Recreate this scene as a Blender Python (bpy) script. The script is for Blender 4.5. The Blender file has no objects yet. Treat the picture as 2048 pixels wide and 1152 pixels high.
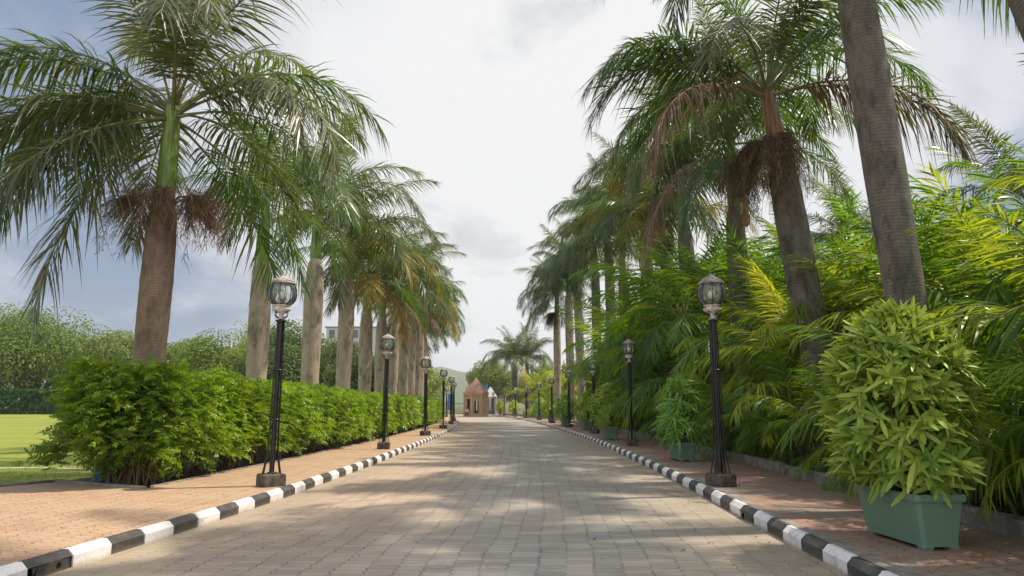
import bpy, math, random
import numpy as np
from mathutils import Vector, Matrix
R = math.radians
sc = bpy.context.scene
C = sc.collection
# ------------------------------------------------------------------ camera, sky, sun, exposure
F = 1365.0
PITCH = math.atan(236 / F)
EYE = 1.45
cam_d = bpy.data.cameras.new('camera')
cam = bpy.data.objects.new('camera', cam_d)
C.objects.link(cam)
cam_d.sensor_width = 36
cam_d.lens = F / 2048 * 36
cam_d.clip_start = 0.05
cam_d.clip_end = 5000
cam.location = (0, 0, EYE)
cam.rotation_euler = (math.pi / 2 + PITCH, 0, 0)
sc.camera = cam

SUN_EL, SUN_AZ = 59, 78           # azimuth clockwise from +Y (ahead) towards +X (right)
w = bpy.data.worlds.new("World")
sc.world = w
w.use_nodes = True


class NT:
    def __init__(s, tree):
        s.t = tree
        s.n = tree.nodes
        s.l = tree.links

    def new(s, kind, **kw):
        n = s.n.new(kind)
        for k, v in kw.items():
            if k.startswith('i_'):
                n.inputs[int(k[2:]) if k[2:].isdigit() else k[2:]].default_value = v
            else:
                setattr(n, k, v)
        return n

    def link(s, a, b):
        s.l.new(a, b)

    def m(s, op, a, b=None, c=None, clamp=False):
        n = s.n.new('ShaderNodeMath')
        n.operation = op
        n.use_clamp = clamp
        for i, v in enumerate((a, b, c)):
            if v is None:
                continue
            if isinstance(v, (int, float)):
                n.inputs[i].default_value = v
            else:
                s.l.new(v, n.inputs[i])
        return n.outputs[0]

    def mix(s, f, a, b, typ='MIX'):
        n = s.n.new('ShaderNodeMix')
        n.data_type = 'RGBA'
        n.blend_type = typ
        for i, v in ((0, f), (6, a), (7, b)):
            if isinstance(v, (int, float)):
                n.inputs[i].default_value = v
            elif isinstance(v, tuple):
                n.inputs[i].default_value = (*v, 1) if len(v) == 3 else v
            else:
                s.l.new(v, n.inputs[i])
        return n.outputs[2]

    def noise(s, vec, scale, detail=3, rough=.55, dist=0):
        n = s.n.new('ShaderNodeTexNoise')
        n.inputs['Scale'].default_value = scale
        n.inputs['Detail'].default_value = detail
        n.inputs['Roughness'].default_value = rough
        n.inputs['Distortion'].default_value = dist
        if vec is not None:
            s.l.new(vec, n.inputs['Vector'])
        return n.outputs['Fac']

    def ramp(s, fac, stops):
        n = s.n.new('ShaderNodeValToRGB')
        e = n.color_ramp.elements
        while len(e) < len(stops):
            e.new(0.5)
        for el, (p, c) in zip(e, stops):
            el.position = p
            el.color = (*c, 1) if isinstance(c, tuple) else (c, c, c, 1)
        s.l.new(fac, n.inputs[0])
        return n.outputs[0]

    def mapr(s, v, a, b, c=0, d=1, smooth=True):
        n = s.n.new('ShaderNodeMapRange')
        if smooth:
            n.interpolation_type = 'SMOOTHSTEP'
        s.l.new(v, n.inputs[0])
        for i, x in enumerate((a, b, c, d)):
            n.inputs[i + 1].default_value = x
        return n.outputs[0]

    def bump(s, h, strength, dist=.01):
        n = s.n.new('ShaderNodeBump')
        n.inputs['Strength'].default_value = strength
        n.inputs['Distance'].default_value = dist
        s.l.new(h, n.inputs['Height'])
        return n.outputs[0]


t = NT(w.node_tree)
t.n.clear()
out = t.new('ShaderNodeOutputWorld')
bg = t.new('ShaderNodeBackground')
bg.inputs[1].default_value = 0.10
sky = t.new('ShaderNodeTexSky')
sky.sky_type = 'NISHITA'
sky.sun_disc = False
sky.sun_elevation = R(SUN_EL)
sky.sun_rotation = R(SUN_AZ)
sky.air_density = 1.3
sky.dust_density = 2.5
tc = t.new('ShaderNodeTexCoord')
sep = t.new('ShaderNodeSeparateXYZ')
t.link(tc.outputs['Generated'], sep.inputs[0])
zz = t.m('ADD', sep.outputs[2], 0.35)
cx = t.m('DIVIDE', sep.outputs[0], zz)
cy = t.m('DIVIDE', sep.outputs[1], zz)
comb = t.new('ShaderNodeCombineXYZ')
t.link(cx, comb.inputs[0])
t.link(cy, comb.inputs[1])
mp = t.new('ShaderNodeMapping')
mp.inputs['Location'].default_value = (0.19, 0.757, 0)
t.link(comb.outputs[0], mp.inputs[0])
n1 = t.noise(mp.outputs[0], 1.7, 8, .6, .4)
# a thick bank of bright cloud ahead, thinner to both sides
dotv = t.new('ShaderNodeVectorMath', operation='DOT_PRODUCT')
dotv.inputs[1].default_value = Vector((0.07, 0.93, 0.36)).normalized()
t.link(tc.outputs['Generated'], dotv.inputs[0])
bank = t.mapr(dotv.outputs['Value'], 0.80, 0.985)
cover = t.m('ADD', t.m('MULTIPLY', n1, 1.35), t.m('MULTIPLY', bank, 0.55))
cmask = t.mapr(cover, 0.60, .98)
n2 = t.noise(mp.outputs[0], 2.6, 5, .5, .2)
shade = t.mapr(n2, .40, .60)
ccol = t.mix(shade, (3.0, 3.55, 4.7), (6.3, 6.45, 6.9))
ccol2 = t.mix(bank, ccol, (8.0, 8.0, 8.05))
dark = t.mapr(t.noise(mp.outputs[0], 3.3, 5, .5, .4), .56, .70)
ccol3 = t.mix(t.m('MULTIPLY', dark, .5), ccol2, (4.3, 4.5, 4.9))
veil = t.mix(.75, sky.outputs[0], (2.1, 2.85, 4.3))
# out-of-view sky behind and overhead, made brighter to add fill light
back = t.mapr(sep.outputs[1], .35, -.5)
high = t.mapr(sep.outputs[2], .72, .95)
lift = t.m('MAXIMUM', back, high)
t.link(t.mix(lift, t.mix(cmask, veil, ccol3), (9.0, 9.2, 9.8)), bg.inputs[0])
t.link(bg.outputs[0], out.inputs[0])

sun_d = bpy.data.lights.new('sun', 'SUN')
sun_d.energy = 5.0
sun_d.angle = R(1.3)
sun_d.color = (1, .88, .72)
sun = bpy.data.objects.new('sun', sun_d)
C.objects.link(sun)
sd = Vector((math.sin(R(SUN_AZ)) * math.cos(R(SUN_EL)), math.cos(R(SUN_AZ)) * math.cos(R(SUN_EL)), math.sin(R(SUN_EL))))
sun.rotation_euler = sd.to_track_quat('Z', 'Y').to_euler()
sun.location = (30, 10, 40)

sc.view_settings.view_transform = 'Standard'
sc.view_settings.look = 'None'
sc.view_settings.gamma = 1
sc.view_settings.use_curve_mapping = False
sc.view_settings.exposure = 0.2
sc.cycles.max_bounces = 8
sc.cycles.transparent_max_bounces = 12
sc.cycles.transmission_bounces = 5


def W(px, py, Y):
    """the point of the place seen at a photo pixel, Y metres ahead"""
    a, b = (px - 1024) / F, (576 - py) / F
    c, s = math.cos(PITCH), math.sin(PITCH)
    k = Y / (c - b * s)
    return (a * k, Y, EYE + (s + b * c) * k)


# ------------------------------------------------------------------ mesh builder and bookkeeping
class MB:
    def __init__(s):
        s.V, s.L, s.T, s.M, s.A, s.U = [], [], [], [], [], []
        s.n = 0

    def add(s, V, faces, tint=None, mat=0, uv=None):
        V = np.asarray(V, dtype=float).reshape(-1, 3)
        if isinstance(faces, np.ndarray):
            s.L.append((faces + s.n).reshape(-1))
            s.T.append(np.full(len(faces), faces.shape[1]))
            s.M.append(np.full(len(faces), mat))
        else:
            for f in faces:
                s.L.append(np.array(f) + s.n)
            s.T.append(np.array([len(f) for f in faces]))
            s.M.append(np.full(len(faces), mat))
        s.A.append(np.full(len(V), .5) if tint is None else np.broadcast_to(np.asarray(tint, float), (len(V),)))
        s.U.append(np.zeros((len(V), 2)) if uv is None else np.asarray(uv, float).reshape(-1, 2))
        s.V.append(V)
        s.n += len(V)
        return s

    def build(s, name, mats, parent=None, smooth=True, loc=(0, 0, 0)):
        me = s.mesh(name, mats, smooth)
        o = bpy.data.objects.new(name, me)
        C.objects.link(o)
        o.location = loc
        if parent:
            o.parent = parent
        return o

    def mesh(s, name, mats, smooth=True):
        V = np.concatenate(s.V)
        L = np.concatenate(s.L).astype(np.int32)
        T = np.concatenate(s.T).astype(np.int32)
        M = np.concatenate(s.M).astype(np.int32)
        A = np.concatenate(s.A)
        U = np.concatenate(s.U)
        me = bpy.data.meshes.new(name)
        me.vertices.add(len(V))
        me.vertices.foreach_set('co', V.astype(np.float32).reshape(-1))
        me.loops.add(len(L))
        me.loops.foreach_set('vertex_index', L)
        me.polygons.add(len(T))
        st = np.concatenate([[0], np.cumsum(T)[:-1]]).astype(np.int32)
        me.polygons.foreach_set('loop_start', st)
        me.polygons.foreach_set('material_index', M)
        me.polygons.foreach_set('use_smooth', np.full(len(T), smooth))
        at = me.attributes.new('tint', 'FLOAT', 'POINT')
        at.data.foreach_set('value', A.astype(np.float32))
        uvl = me.uv_layers.new(name='UVMap')
        uvl.data.foreach_set('uv', U[L].astype(np.float32).reshape(-1))
        me.update(calc_edges=True)
        me.validate()
        for m_ in (mats if isinstance(mats, (list, tuple)) else [mats]):
            me.materials.append(m_)
        return me

    # shapes
    def box(s, c, size, rz=0, mat=0, bev=0, taper=1.0):
        x, y, z = [q / 2 for q in size]
        b = min(bev, x * .9, y * .9)
        ring = [(-x + b, -y), (x - b, -y), (x, -y + b), (x, y - b), (x - b, y), (-x + b, y), (-x, y - b), (-x, -y + b)] if b > 0 else [(-x, -y), (x, -y), (x, y), (-x, y)]
        lev = [(-z, taper)] + ([(-z + b, taper)] if 0 else []) + ([(z - b, 1), (z, 1 - b / max(x, y))] if b > 0 else [(z, 1)])
        n = len(ring)
        V = []
        cr, sr = math.cos(rz), math.sin(rz)
        for (h, k) in lev:
            for (p, q) in ring:
                p, q = p * k, q * k
                V.append((c[0] + p * cr - q * sr, c[1] + p * sr + q * cr, c[2] + h))
        f = []
        for i in range(len(lev) - 1):
            for j in range(n):
                a, b_ = i * n + j, i * n + (j + 1) % n
                f.append((a, b_, b_ + n, a + n))
        f.append(tuple(range(n - 1, -1, -1)))
        f.append(tuple(range((len(lev) - 1) * n, len(lev) * n)))
        return s.add(V, f, mat=mat)

    def tube(s, pts, rad, m=8, mat=0, tint=None, cap=True):
        P = np.array(pts, float)
        k = len(P)
        r = np.broadcast_to(np.asarray(rad, float), (k,))
        T = np.gradient(P, axis=0)
        T /= np.linalg.norm(T, axis=1)[:, None] + 1e-9
        ref = np.array([0, 0, 1.]) if abs(T[0][2]) < .8 else np.array([1., 0, 0])
        A = np.cross(T, ref)
        A /= np.linalg.norm(A, axis=1)[:, None] + 1e-9
        B = np.cross(T, A)
        an = np.arange(m) * 2 * math.pi / m
        V = P[:, None] + r[:, None, None] * (A[:, None] * np.cos(an)[None, :, None] + B[:, None] * np.sin(an)[None, :, None])
        i = np.arange(k - 1)[:, None] * m
        j = np.arange(m)[None]
        j2 = (j + 1) % m
        Fq = np.stack([i + j, i + m + j, i + m + j2, i + j2], -1).reshape(-1, 4)
        u = np.broadcast_to(np.arange(m)[None] / m, (k, m))
        v = np.broadcast_to(np.linspace(0, 1, k)[:, None], (k, m))
        uv = np.stack([u, v], -1).reshape(-1, 2)
        s.add(V.reshape(-1, 3), Fq, tint=tint, mat=mat, uv=uv)
        if cap:
            s.add(V[-1], [tuple(range(m - 1, -1, -1))], mat=mat, tint=tint)
            s.add(V[0], [tuple(range(m))], mat=mat, tint=tint)
        return s

    def lathe(s, prof, m=16, mat=0, c=(0, 0)):
        """prof: (radius, z) bottom to top"""
        return s.tube([(c[0] + 0 * z, c[1], z) for r, z in prof], [max(r, .0005) for r, z in prof], m, mat) if 0 else s._lathe(prof, m, mat, c)

    def _lathe(s, prof, m, mat, c):
        an = np.arange(m) * 2 * math.pi / m
        V = np.array([[(c[0] + r * math.cos(a), c[1] + r * math.sin(a), z) for a in an] for r, z in prof])
        k = len(prof)
        i = np.arange(k - 1)[:, None] * m
        j = np.arange(m)[None]
        j2 = (j + 1) % m
        Fq = np.stack([i + j, i + j2, i + m + j2, i + m + j], -1).reshape(-1, 4)
        return s.add(V.reshape(-1, 3), Fq, mat=mat)

    def strips(s, P0, D, L, Wd, G, N, K=4, tint=None, mat=0, fold=0.0, prof=([0, .25, .6, 1], [.4, 1, .8, .04])):
        P0, D, N = [np.asarray(q, float) for q in (P0, D, N)]
        n = len(P0)
        L, Wd, G = [np.broadcast_to(np.asarray(q, float), (n,)) for q in (L, Wd, G)]
        D = D / (np.linalg.norm(D, axis=1)[:, None] + 1e-9)
        S = np.cross(D, N)
        S /= np.linalg.norm(S, axis=1)[:, None] + 1e-9
        NN = np.cross(S, D)
        t_ = np.linspace(0, 1, K)
        Cn = P0[:, None] + D[:, None] * (L[:, None] * t_)[..., None]
        Cn = Cn - np.array([0, 0, 1.]) * (G[:, None] * L[:, None] * t_[None] ** 2)[..., None]
        wd = np.interp(t_, *prof)[None] * Wd[:, None] * .5
        a = Cn + S[:, None] * wd[..., None]
        b = Cn - S[:, None] * wd[..., None]
        if fold:
            mid = Cn - NN[:, None] * (wd * fold)[..., None]
            V = np.stack([a, mid, b], 2)
            q = 3
        else:
            V = np.stack([a, b], 2)
            q = 2
        base = (np.arange(n) * K * q)[:, None, None]
        i = (np.arange(K - 1) * q)[None, :, None]
        j = np.arange(q - 1)[None, None]
        Fq = np.stack(np.broadcast_arrays(base + i + j, base + i + j + 1, base + i + j + q + 1, base + i + j + q), -1).reshape(-1, 4)
        tt = None
        if tint is not None:
            tt = np.repeat(np.broadcast_to(np.asarray(tint, float), (n,)), K * q)
        return s.add(V.reshape(-1, 3), Fq, tint=tt, mat=mat)


def tag(o, label=None, cat=None, group=None, kind=None):
    if label:
        o['label'] = label
    if cat:
        o['category'] = cat
    if group:
        o['group'] = group
    if kind:
        o['kind'] = kind
    return o


def empty(name, loc=(0, 0, 0), rz=0, label=None, cat=None, group=None):
    o = bpy.data.objects.new(name, None)
    o.empty_display_size = .2
    C.objects.link(o)
    o.location = loc
    o.rotation_euler = (0, 0, rz)
    return tag(o, label, cat, group)


def put(name, me, parent, loc=(0, 0, 0), rot=(0, 0, 0), scale=1):
    o = bpy.data.objects.new(name, me)
    C.objects.link(o)
    o.parent = parent
    o.location = loc
    o.rotation_euler = rot
    o.scale = (scale,) * 3 if isinstance(scale, (int, float)) else scale
    return o


def copy_tree(o, parent=None, top=True):
    c = o.copy()
    C.objects.link(c)
    c.parent = parent
    for ch in o.children:
        copy_tree(ch, c, False)
    return c


# ------------------------------------------------------------------ materials
def mat(name):
    m_ = bpy.data.materials.new(name)
    m_.use_nodes = True
    t_ = NT(m_.node_tree)
    b = t_.n['Principled BSDF']
    return m_, t_, b


def simple(name, col, rough=.6, metal=0, var=.25, scale=6, bump=0, coat=0):
    m_, t_, b = mat(name)
    co = t_.new('ShaderNodeTexCoord').outputs['Object']
    f = t_.noise(co, scale, 5, .6)
    f2 = t_.mapr(f, .3, .7)
    c1 = tuple(x * (1 - var) for x in col)
    c2 = tuple(min(1, x * (1 + var)) for x in col)
    t_.link(t_.mix(f2, c1, c2), b.inputs['Base Color'])
    b.inputs['Roughness'].default_value = rough
    b.inputs['Metallic'].default_value = metal
    if bump:
        t_.link(t_.bump(t_.noise(co, scale * 8, 4), bump, .01), b.inputs['Normal'])
    return m_


def leafmat(name, c1, c2, tr, rough=.42, tf=.38, rnd=.35, spec=.5):
    """leaf shader: tint attribute runs from c1 to c2, tr is the colour of light coming through"""
    m_, t_, b = mat(name)
    at = t_.new('ShaderNodeAttribute')
    at.attribute_name = 'tint'
    oi = t_.new('ShaderNodeObjectInfo')
    col = t_.mix(at.outputs['Fac'], c1, c2)
    k = t_.mapr(oi.outputs['Random'], 0, 1, 1 - rnd, 1 + rnd, False)
    hs = t_.new('ShaderNodeHueSaturation')
    t_.link(k, hs.inputs['Value'])
    t_.link(t_.mapr(oi.outputs['Random'], 0, 1, .515, .487, False), hs.inputs['Hue'])
    t_.link(col, hs.inputs['Color'])
    t_.link(hs.outputs[0], b.inputs['Base Color'])
    b.inputs['Roughness'].default_value = rough
    b.inputs['Specular IOR Level'].default_value = spec
    tl = t_.new('ShaderNodeBsdfTranslucent')
    t_.link(t_.mix(at.outputs['Fac'], tuple(x * .75 for x in tr), tuple(x * 1.2 for x in tr)), tl.inputs[0])
    mx = t_.new('ShaderNodeMixShader')
    mx.inputs[0].default_value = tf
    t_.link(b.outputs[0], mx.inputs[1])
    t_.link(tl.outputs[0], mx.inputs[2])
    t_.link(mx.outputs[0], t_.n['Material Output'].inputs[0])
    return m_


M = {}
M['palm_green'] = leafmat('palm_leaf_green', (.022, .055, .020), (.09, .145, .045), (.18, .33, .03), .36, .32, spec=.7)
M['palm_olive'] = leafmat('palm_leaf_olive', (.045, .062, .028), (.17, .175, .085), (.22, .28, .04), .38, .28, spec=.75)
M['palm_yellow'] = leafmat('palm_leaf_yellow', (.16, .17, .03), (.42, .28, .035), (.38, .32, .03), .5, .4)
M['palm_dead'] = leafmat('palm_leaf_dead', (.13, .085, .052), (.25, .17, .11), (.2, .12, .06), .7, .25)
M['palm_rust'] = leafmat('palm_leaf_rust', (.24, .14, .035), (.44, .28, .07), (.38, .22, .04), .6, .3)
M['rachis'] = simple('palm_rachis', (.16, .17, .07), .5, var=.35)
M['rachis_dead'] = simple('palm_rachis_dead', (.26, .16, .10), .7, var=.3)
M['areca'] = leafmat('areca_leaf', (.038, .11, .014), (.13, .24, .028), (.24, .46, .015), .36, .45, .45)
M['areca_light'] = leafmat('areca_leaf_light', (.10, .19, .02), (.26, .34, .025), (.46, .55, .02), .38, .48, .3)
M['areca_yellow'] = leafmat('areca_leaf_yellow', (.28, .36, .025), (.46, .50, .04), (.62, .64, .03), .4, .45, .25)
M['areca_stem'] = simple('areca_stem', (.13, .17, .05), .5, var=.4, scale=4)
M['areca_rachis'] = simple('areca_rachis', (.22, .26, .05), .45, var=.3)
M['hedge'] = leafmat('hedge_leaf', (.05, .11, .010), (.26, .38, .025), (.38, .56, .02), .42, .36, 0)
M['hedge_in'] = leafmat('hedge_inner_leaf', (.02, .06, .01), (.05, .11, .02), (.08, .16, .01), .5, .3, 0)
M['twig'] = simple('twig', (.14, .09, .055), .8, var=.35, scale=10)
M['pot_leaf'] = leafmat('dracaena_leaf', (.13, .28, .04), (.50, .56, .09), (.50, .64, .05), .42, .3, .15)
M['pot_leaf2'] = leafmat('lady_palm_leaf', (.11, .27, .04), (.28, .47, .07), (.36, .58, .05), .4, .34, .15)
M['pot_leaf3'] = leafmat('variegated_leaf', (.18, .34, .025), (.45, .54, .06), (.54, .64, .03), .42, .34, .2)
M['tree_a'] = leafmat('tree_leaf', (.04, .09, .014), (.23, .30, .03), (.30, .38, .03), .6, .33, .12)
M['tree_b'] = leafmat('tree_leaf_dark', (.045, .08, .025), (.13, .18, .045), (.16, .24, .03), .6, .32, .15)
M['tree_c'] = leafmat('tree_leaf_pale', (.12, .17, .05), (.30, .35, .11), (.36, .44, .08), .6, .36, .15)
M['bark'] = simple('bark', (.15, .11, .08), .9, var=.4, scale=3, bump=.6)
M['soil'] = simple('soil', (.045, .032, .022), 1, var=.5, scale=14, bump=.8)
M['seed'] = leafmat('palm_flower_stalks', (.20, .115, .075), (.40, .26, .18), (.2, .12, .07), .8, .15)
M['seed_dark'] = leafmat('palm_fruit_stalks', (.10, .075, .04), (.26, .19, .10), (.1, .06, .03), .8, .15)


def trunk_mat(name, c1, c2, dark):
    m_, t_, b = mat(name)
    g = t_.new('ShaderNodeTexCoord')
    co = g.outputs['Object']
    oi = t_.new('ShaderNodeObjectInfo')
    vm = t_.new('ShaderNodeVectorMath', operation='ADD')
    sc_ = t_.new('ShaderNodeVectorMath', operation='SCALE')
    t_.link(oi.outputs['Location'], sc_.inputs[0])
    sc_.inputs['Scale'].default_value = 3.7
    t_.link(co, vm.inputs[0])
    t_.link(sc_.outputs[0], vm.inputs[1])
    v = vm.outputs[0]
    sp = t_.new('ShaderNodeSeparateXYZ')
    t_.link(co, sp.inputs[0])
    # ring scars, ~6 cm apart and uneven
    wob = t_.noise(v, 1.6, 3)
    zc = t_.m('ADD', t_.m('MULTIPLY', sp.outputs[2], 21), t_.m('MULTIPLY', wob, 3.5))
    fr = t_.m('FRACT', zc)
    ring = t_.m('MULTIPLY', t_.mapr(fr, 0, .12), t_.mapr(fr, 1.0, .82))
    mpn = t_.new('ShaderNodeMapping')
    mpn.inputs['Scale'].default_value = (5, 5, 2.2)
    t_.link(v, mpn.inputs[0])
    streak = t_.noise(mpn.outputs[0], 2.2, 6, .65)
    base = t_.mix(t_.mapr(streak, .2, .8), c1, c2)
    mp2 = t_.new('ShaderNodeMapping')
    mp2.inputs['Scale'].default_value = (2.6, 2.6, 1.1)
    t_.link(v, mp2.inputs[0])
    moss = t_.mapr(t_.noise(mp2.outputs[0], 1.1, 9, .72, .3), .46, .66)
    base = t_.mix(t_.m('MULTIPLY', moss, .82), base, dark)
    lich = t_.mapr(t_.noise(v, 9, 7, .75), .56, .70)
    base = t_.mix(t_.m('MULTIPLY', lich, .35), base, (.42, .40, .34))
    base = t_.mix(t_.m('MULTIPLY', t_.m('SUBTRACT', 1, ring), .68), base, tuple(x * .4 for x in c1))
    t_.link(base, b.inputs['Base Color'])
    b.inputs['Roughness'].default_value = .88
    h = t_.m('ADD', ring, t_.m('MULTIPLY', streak, .5))
    t_.link(t_.bump(h, .45, .012), b.inputs['Normal'])
    return m_


M['trunk_tan'] = trunk_mat('trunk_tan', (.36, .285, .215), (.50, .415, .325), (.14, .115, .085))
M['trunk_brown'] = trunk_mat('trunk_brown', (.22, .155, .11), (.34, .25, .18), (.10, .078, .06))
M['trunk_grey'] = trunk_mat('trunk_grey', (.115, .10, .085), (.20, .178, .15), (.04, .036, .03))


def shaft_mat(name, a, b_, brown):
    m_, t_, b = mat(name)
    co = t_.new('ShaderNodeTexCoord').outputs['Object']
    mpn = t_.new('ShaderNodeMapping')
    mpn.inputs['Scale'].default_value = (8, 8, .8)
    t_.link(co, mpn.inputs[0])
    f = t_.noise(mpn.outputs[0], 2.5, 4)
    c = t_.mix(t_.mapr(f, .3, .7), a, b_)
    st = t_.mapr(t_.noise(co, 7, 5, .7), .58, .68)
    t_.link(t_.mix(t_.m('MULTIPLY', st, .6), c, brown), b.inputs['Base Color'])
    b.inputs['Roughness'].default_value = .38
    t_.link(t_.bump(f, .3, .02), b.inputs['Normal'])
    return m_


M['shaft'] = shaft_mat('crownshaft_green', (.11, .19, .035), (.24, .34, .07), (.16, .12, .05))
M['shaft_brown'] = shaft_mat('crownshaft_brown', (.20, .09, .05), (.36, .22, .13), (.14, .08, .04))


def joint(t_, u, v, uw, vw):
    """edge mask + cell id for cells of size 1x1"""
    fu = t_.m('FRACT', u)
    fv = t_.m('FRACT', v)
    eu = t_.m('SUBTRACT', .5, t_.m('ABSOLUTE', t_.m('SUBTRACT', fu, .5)))
    ev = t_.m('SUBTRACT', .5, t_.m('ABSOLUTE', t_.m('SUBTRACT', fv, .5)))
    ju = t_.mapr(eu, uw * .35, uw)
    jv = t_.mapr(ev, vw * .35, vw)
    wn = t_.new('ShaderNodeTexWhiteNoise')
    wn.noise_dimensions = '2D'
    cb = t_.new('ShaderNodeCombineXYZ')
    t_.link(t_.m('FLOOR', u), cb.inputs[0])
    t_.link(t_.m('FLOOR', v), cb.inputs[1])
    t_.link(cb.outputs[0], wn.inputs['Vector'])
    return ju, jv, wn.outputs['Value']


def tri(t_, x, per):
    return t_.m('PINGPONG', x, per)


def pavers(name, kind):
    m_, t_, b = mat(name)
    uvn = t_.new('ShaderNodeTexCoord').outputs['UV']
    sp = t_.new('ShaderNodeSeparateXYZ')
    t_.link(uvn, sp.inputs[0])
    u0, v0 = sp.outputs[0], sp.outputs[1]
    wob = t_.noise(uvn, .9, 3)
    u = t_.m('ADD', u0, t_.m('MULTIPLY', t_.m('SUBTRACT', wob, .5), .16))
    if kind == 'road':
        cu, cv = .26, .135
        zig = t_.m('MULTIPLY', t_.m('SUBTRACT', tri(t_, v0, cv / 2), cv / 4), .42)
        uu = t_.m('DIVIDE', t_.m('ADD', u, zig), cu)
        par = t_.m('FRACT', t_.m('MULTIPLY', t_.m('FLOOR', uu), .5))
        vv = t_.m('ADD', t_.m('DIVIDE', t_.m('ADD', v0, t_.m('MULTIPLY', t_.m('SUBTRACT', t_.noise(uvn, 1.7, 2), .5), .03)), cv), par)
        ju, jv, rnd = joint(t_, uu, vv, .040, .085)
        big = t_.noise(uvn, .22, 4, .6)
        blotch = t_.noise(uvn, 1.3, 6, .65)
        fine = t_.noise(uvn, 60, 3, .6)
        c = t_.mix(t_.mapr(rnd, 0, 1), (.27, .25, .228), (.35, .325, .295))
        c = t_.mix(t_.mapr(big, .35, .65), c, t_.mix(.45, c, (.36, .31, .235)))
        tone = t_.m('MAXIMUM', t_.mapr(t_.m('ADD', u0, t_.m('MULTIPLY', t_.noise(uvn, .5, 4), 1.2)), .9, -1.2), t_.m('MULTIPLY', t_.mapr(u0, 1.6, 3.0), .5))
        c = t_.mix(t_.m('MULTIPLY', tone, .7), c, t_.mix(rnd, (.40, .285, .20), (.46, .345, .245)))  # tan pavers towards the left, partly the sun's warmth put into the colour
        c = t_.mix(t_.m('MULTIPLY', t_.mapr(blotch, .52, .72), .4), c, (.19, .165, .145))
        c = t_.mix(t_.m('MULTIPLY', t_.mapr(fine, .55, .75), .25), c, (.17, .15, .135))
        gap = t_.mapr(t_.noise(uvn, 3.2, 5, .7), .36, .62, .12, 1)
        jf = t_.m('MULTIPLY', t_.m('SUBTRACT', 1, t_.m('MULTIPLY', ju, t_.mapr(jv, 0, 1, .42, 1, False))), gap)
        c = t_.mix(t_.m('MULTIPLY', jf, .72), c, (.055, .047, .04))
        dirt = t_.mapr(t_.m('ABSOLUTE', t_.m('ADD', u0, 0)), 2.55, 3.1)
        c = t_.mix(t_.m('MULTIPLY', t_.m('MULTIPLY', dirt, t_.noise(uvn, 5, 5)), .8), c, (.27, .23, .16))
        hgt = t_.m('ADD', t_.m('MULTIPLY', t_.m('MULTIPLY', ju, jv), 1), t_.m('MULTIPLY', fine, .25))
        hgt = t_.m('ADD', hgt, t_.m('MULTIPLY', rnd, .35))
        t_.link(t_.bump(hgt, .6, .006), b.inputs['Normal'])
        b.inputs['Roughness'].default_value = .72
    else:
        c1, c2, c3, dirtc, damt = kind
        cu, cv = .22, .14
        zu = t_.m('MULTIPLY', t_.m('SUBTRACT', tri(t_, v0, cv / 2), cv / 4), .9)
        zv = t_.m('MULTIPLY', t_.m('SUBTRACT', tri(t_, u0, cu / 2), cu / 4), .5)
        uu = t_.m('DIVIDE', t_.m('ADD', u, zu), cu)
        par = t_.m('MULTIPLY', t_.m('FRACT', t_.m('MULTIPLY', t_.m('FLOOR', uu), .5)), 1)
        vv = t_.m('ADD', t_.m('DIVIDE', t_.m('ADD', v0, zv), cv), par)
        ju, jv, rnd = joint(t_, uu, vv, .045, .06)
        big = t_.noise(uvn, .7, 5, .65)
        fine = t_.noise(uvn, 45, 4, .65)
        c = t_.mix(rnd, c1, c2)
        c = t_.mix(t_.mapr(big, .38, .66), c, c3)
        c = t_.mix(t_.m('MULTIPLY', t_.mapr(t_.noise(uvn, 2.6, 6, .7), .46, .66), damt), c, dirtc)
        c = t_.mix(t_.m('MULTIPLY', t_.mapr(fine, .52, .75), .3), c, tuple(x * .55 for x in c1))
        gap = t_.mapr(t_.noise(uvn, 3, 4), .38, .6, .2, 1)
        jf = t_.m('MULTIPLY', t_.m('SUBTRACT', 1, t_.m('MULTIPLY', ju, jv)), gap)
        c = t_.mix(t_.m('MULTIPLY', jf, .8), c, (.07, .045, .035))
        hgt = t_.m('ADD', t_.m('MULTIPLY', ju, jv), t_.m('MULTIPLY', fine, .3))
        t_.link(t_.bump(t_.m('ADD', hgt, t_.m('MULTIPLY', rnd, .3)), .6, .006), b.inputs['Normal'])
        b.inputs['Roughness'].default_value = .8
    t_.link(c, b.inputs['Base Color'])
    return m_


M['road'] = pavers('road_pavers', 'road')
M['walk_l'] = pavers('footpath_pavers_sandy', ((.38, .23, .145), (.46, .30, .195), (.43, .31, .19), (.37, .285, .195), .6))
M['walk_r'] = pavers('footpath_pavers_red', ((.27, .125, .09), (.36, .19, .14), (.27, .22, .18), (.23, .20, .17), .95))


def paint(name, col, dirt, amt):
    m_, t_, b = mat(name)
    co = t_.new('ShaderNodeTexCoord').outputs['Object']
    f = t_.mapr(t_.noise(co, 5, 9, .75), .47, .66)
    g = t_.mapr(t_.noise(co, 26, 6, .75), .57, .64)
    c = t_.mix(t_.m('MULTIPLY', f, amt), col, dirt)
    c = t_.mix(t_.m('MULTIPLY', g, .6), c, dirt)
    sp = t_.new('ShaderNodeSeparateXYZ')
    t_.link(co, sp.inputs[0])
    low = t_.m('MULTIPLY', t_.mapr(sp.outputs[2], .05, -.01), t_.noise(co, 18, 4))
    c = t_.mix(t_.m('MULTIPLY', low, .9), c, (.25, .19, .13))
    t_.link(c, b.inputs['Base Color'])
    b.inputs['Roughness'].default_value = .6
    t_.link(t_.bump(t_.noise(co, 30, 5), .35, .006), b.inputs['Normal'])
    return m_


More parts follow.
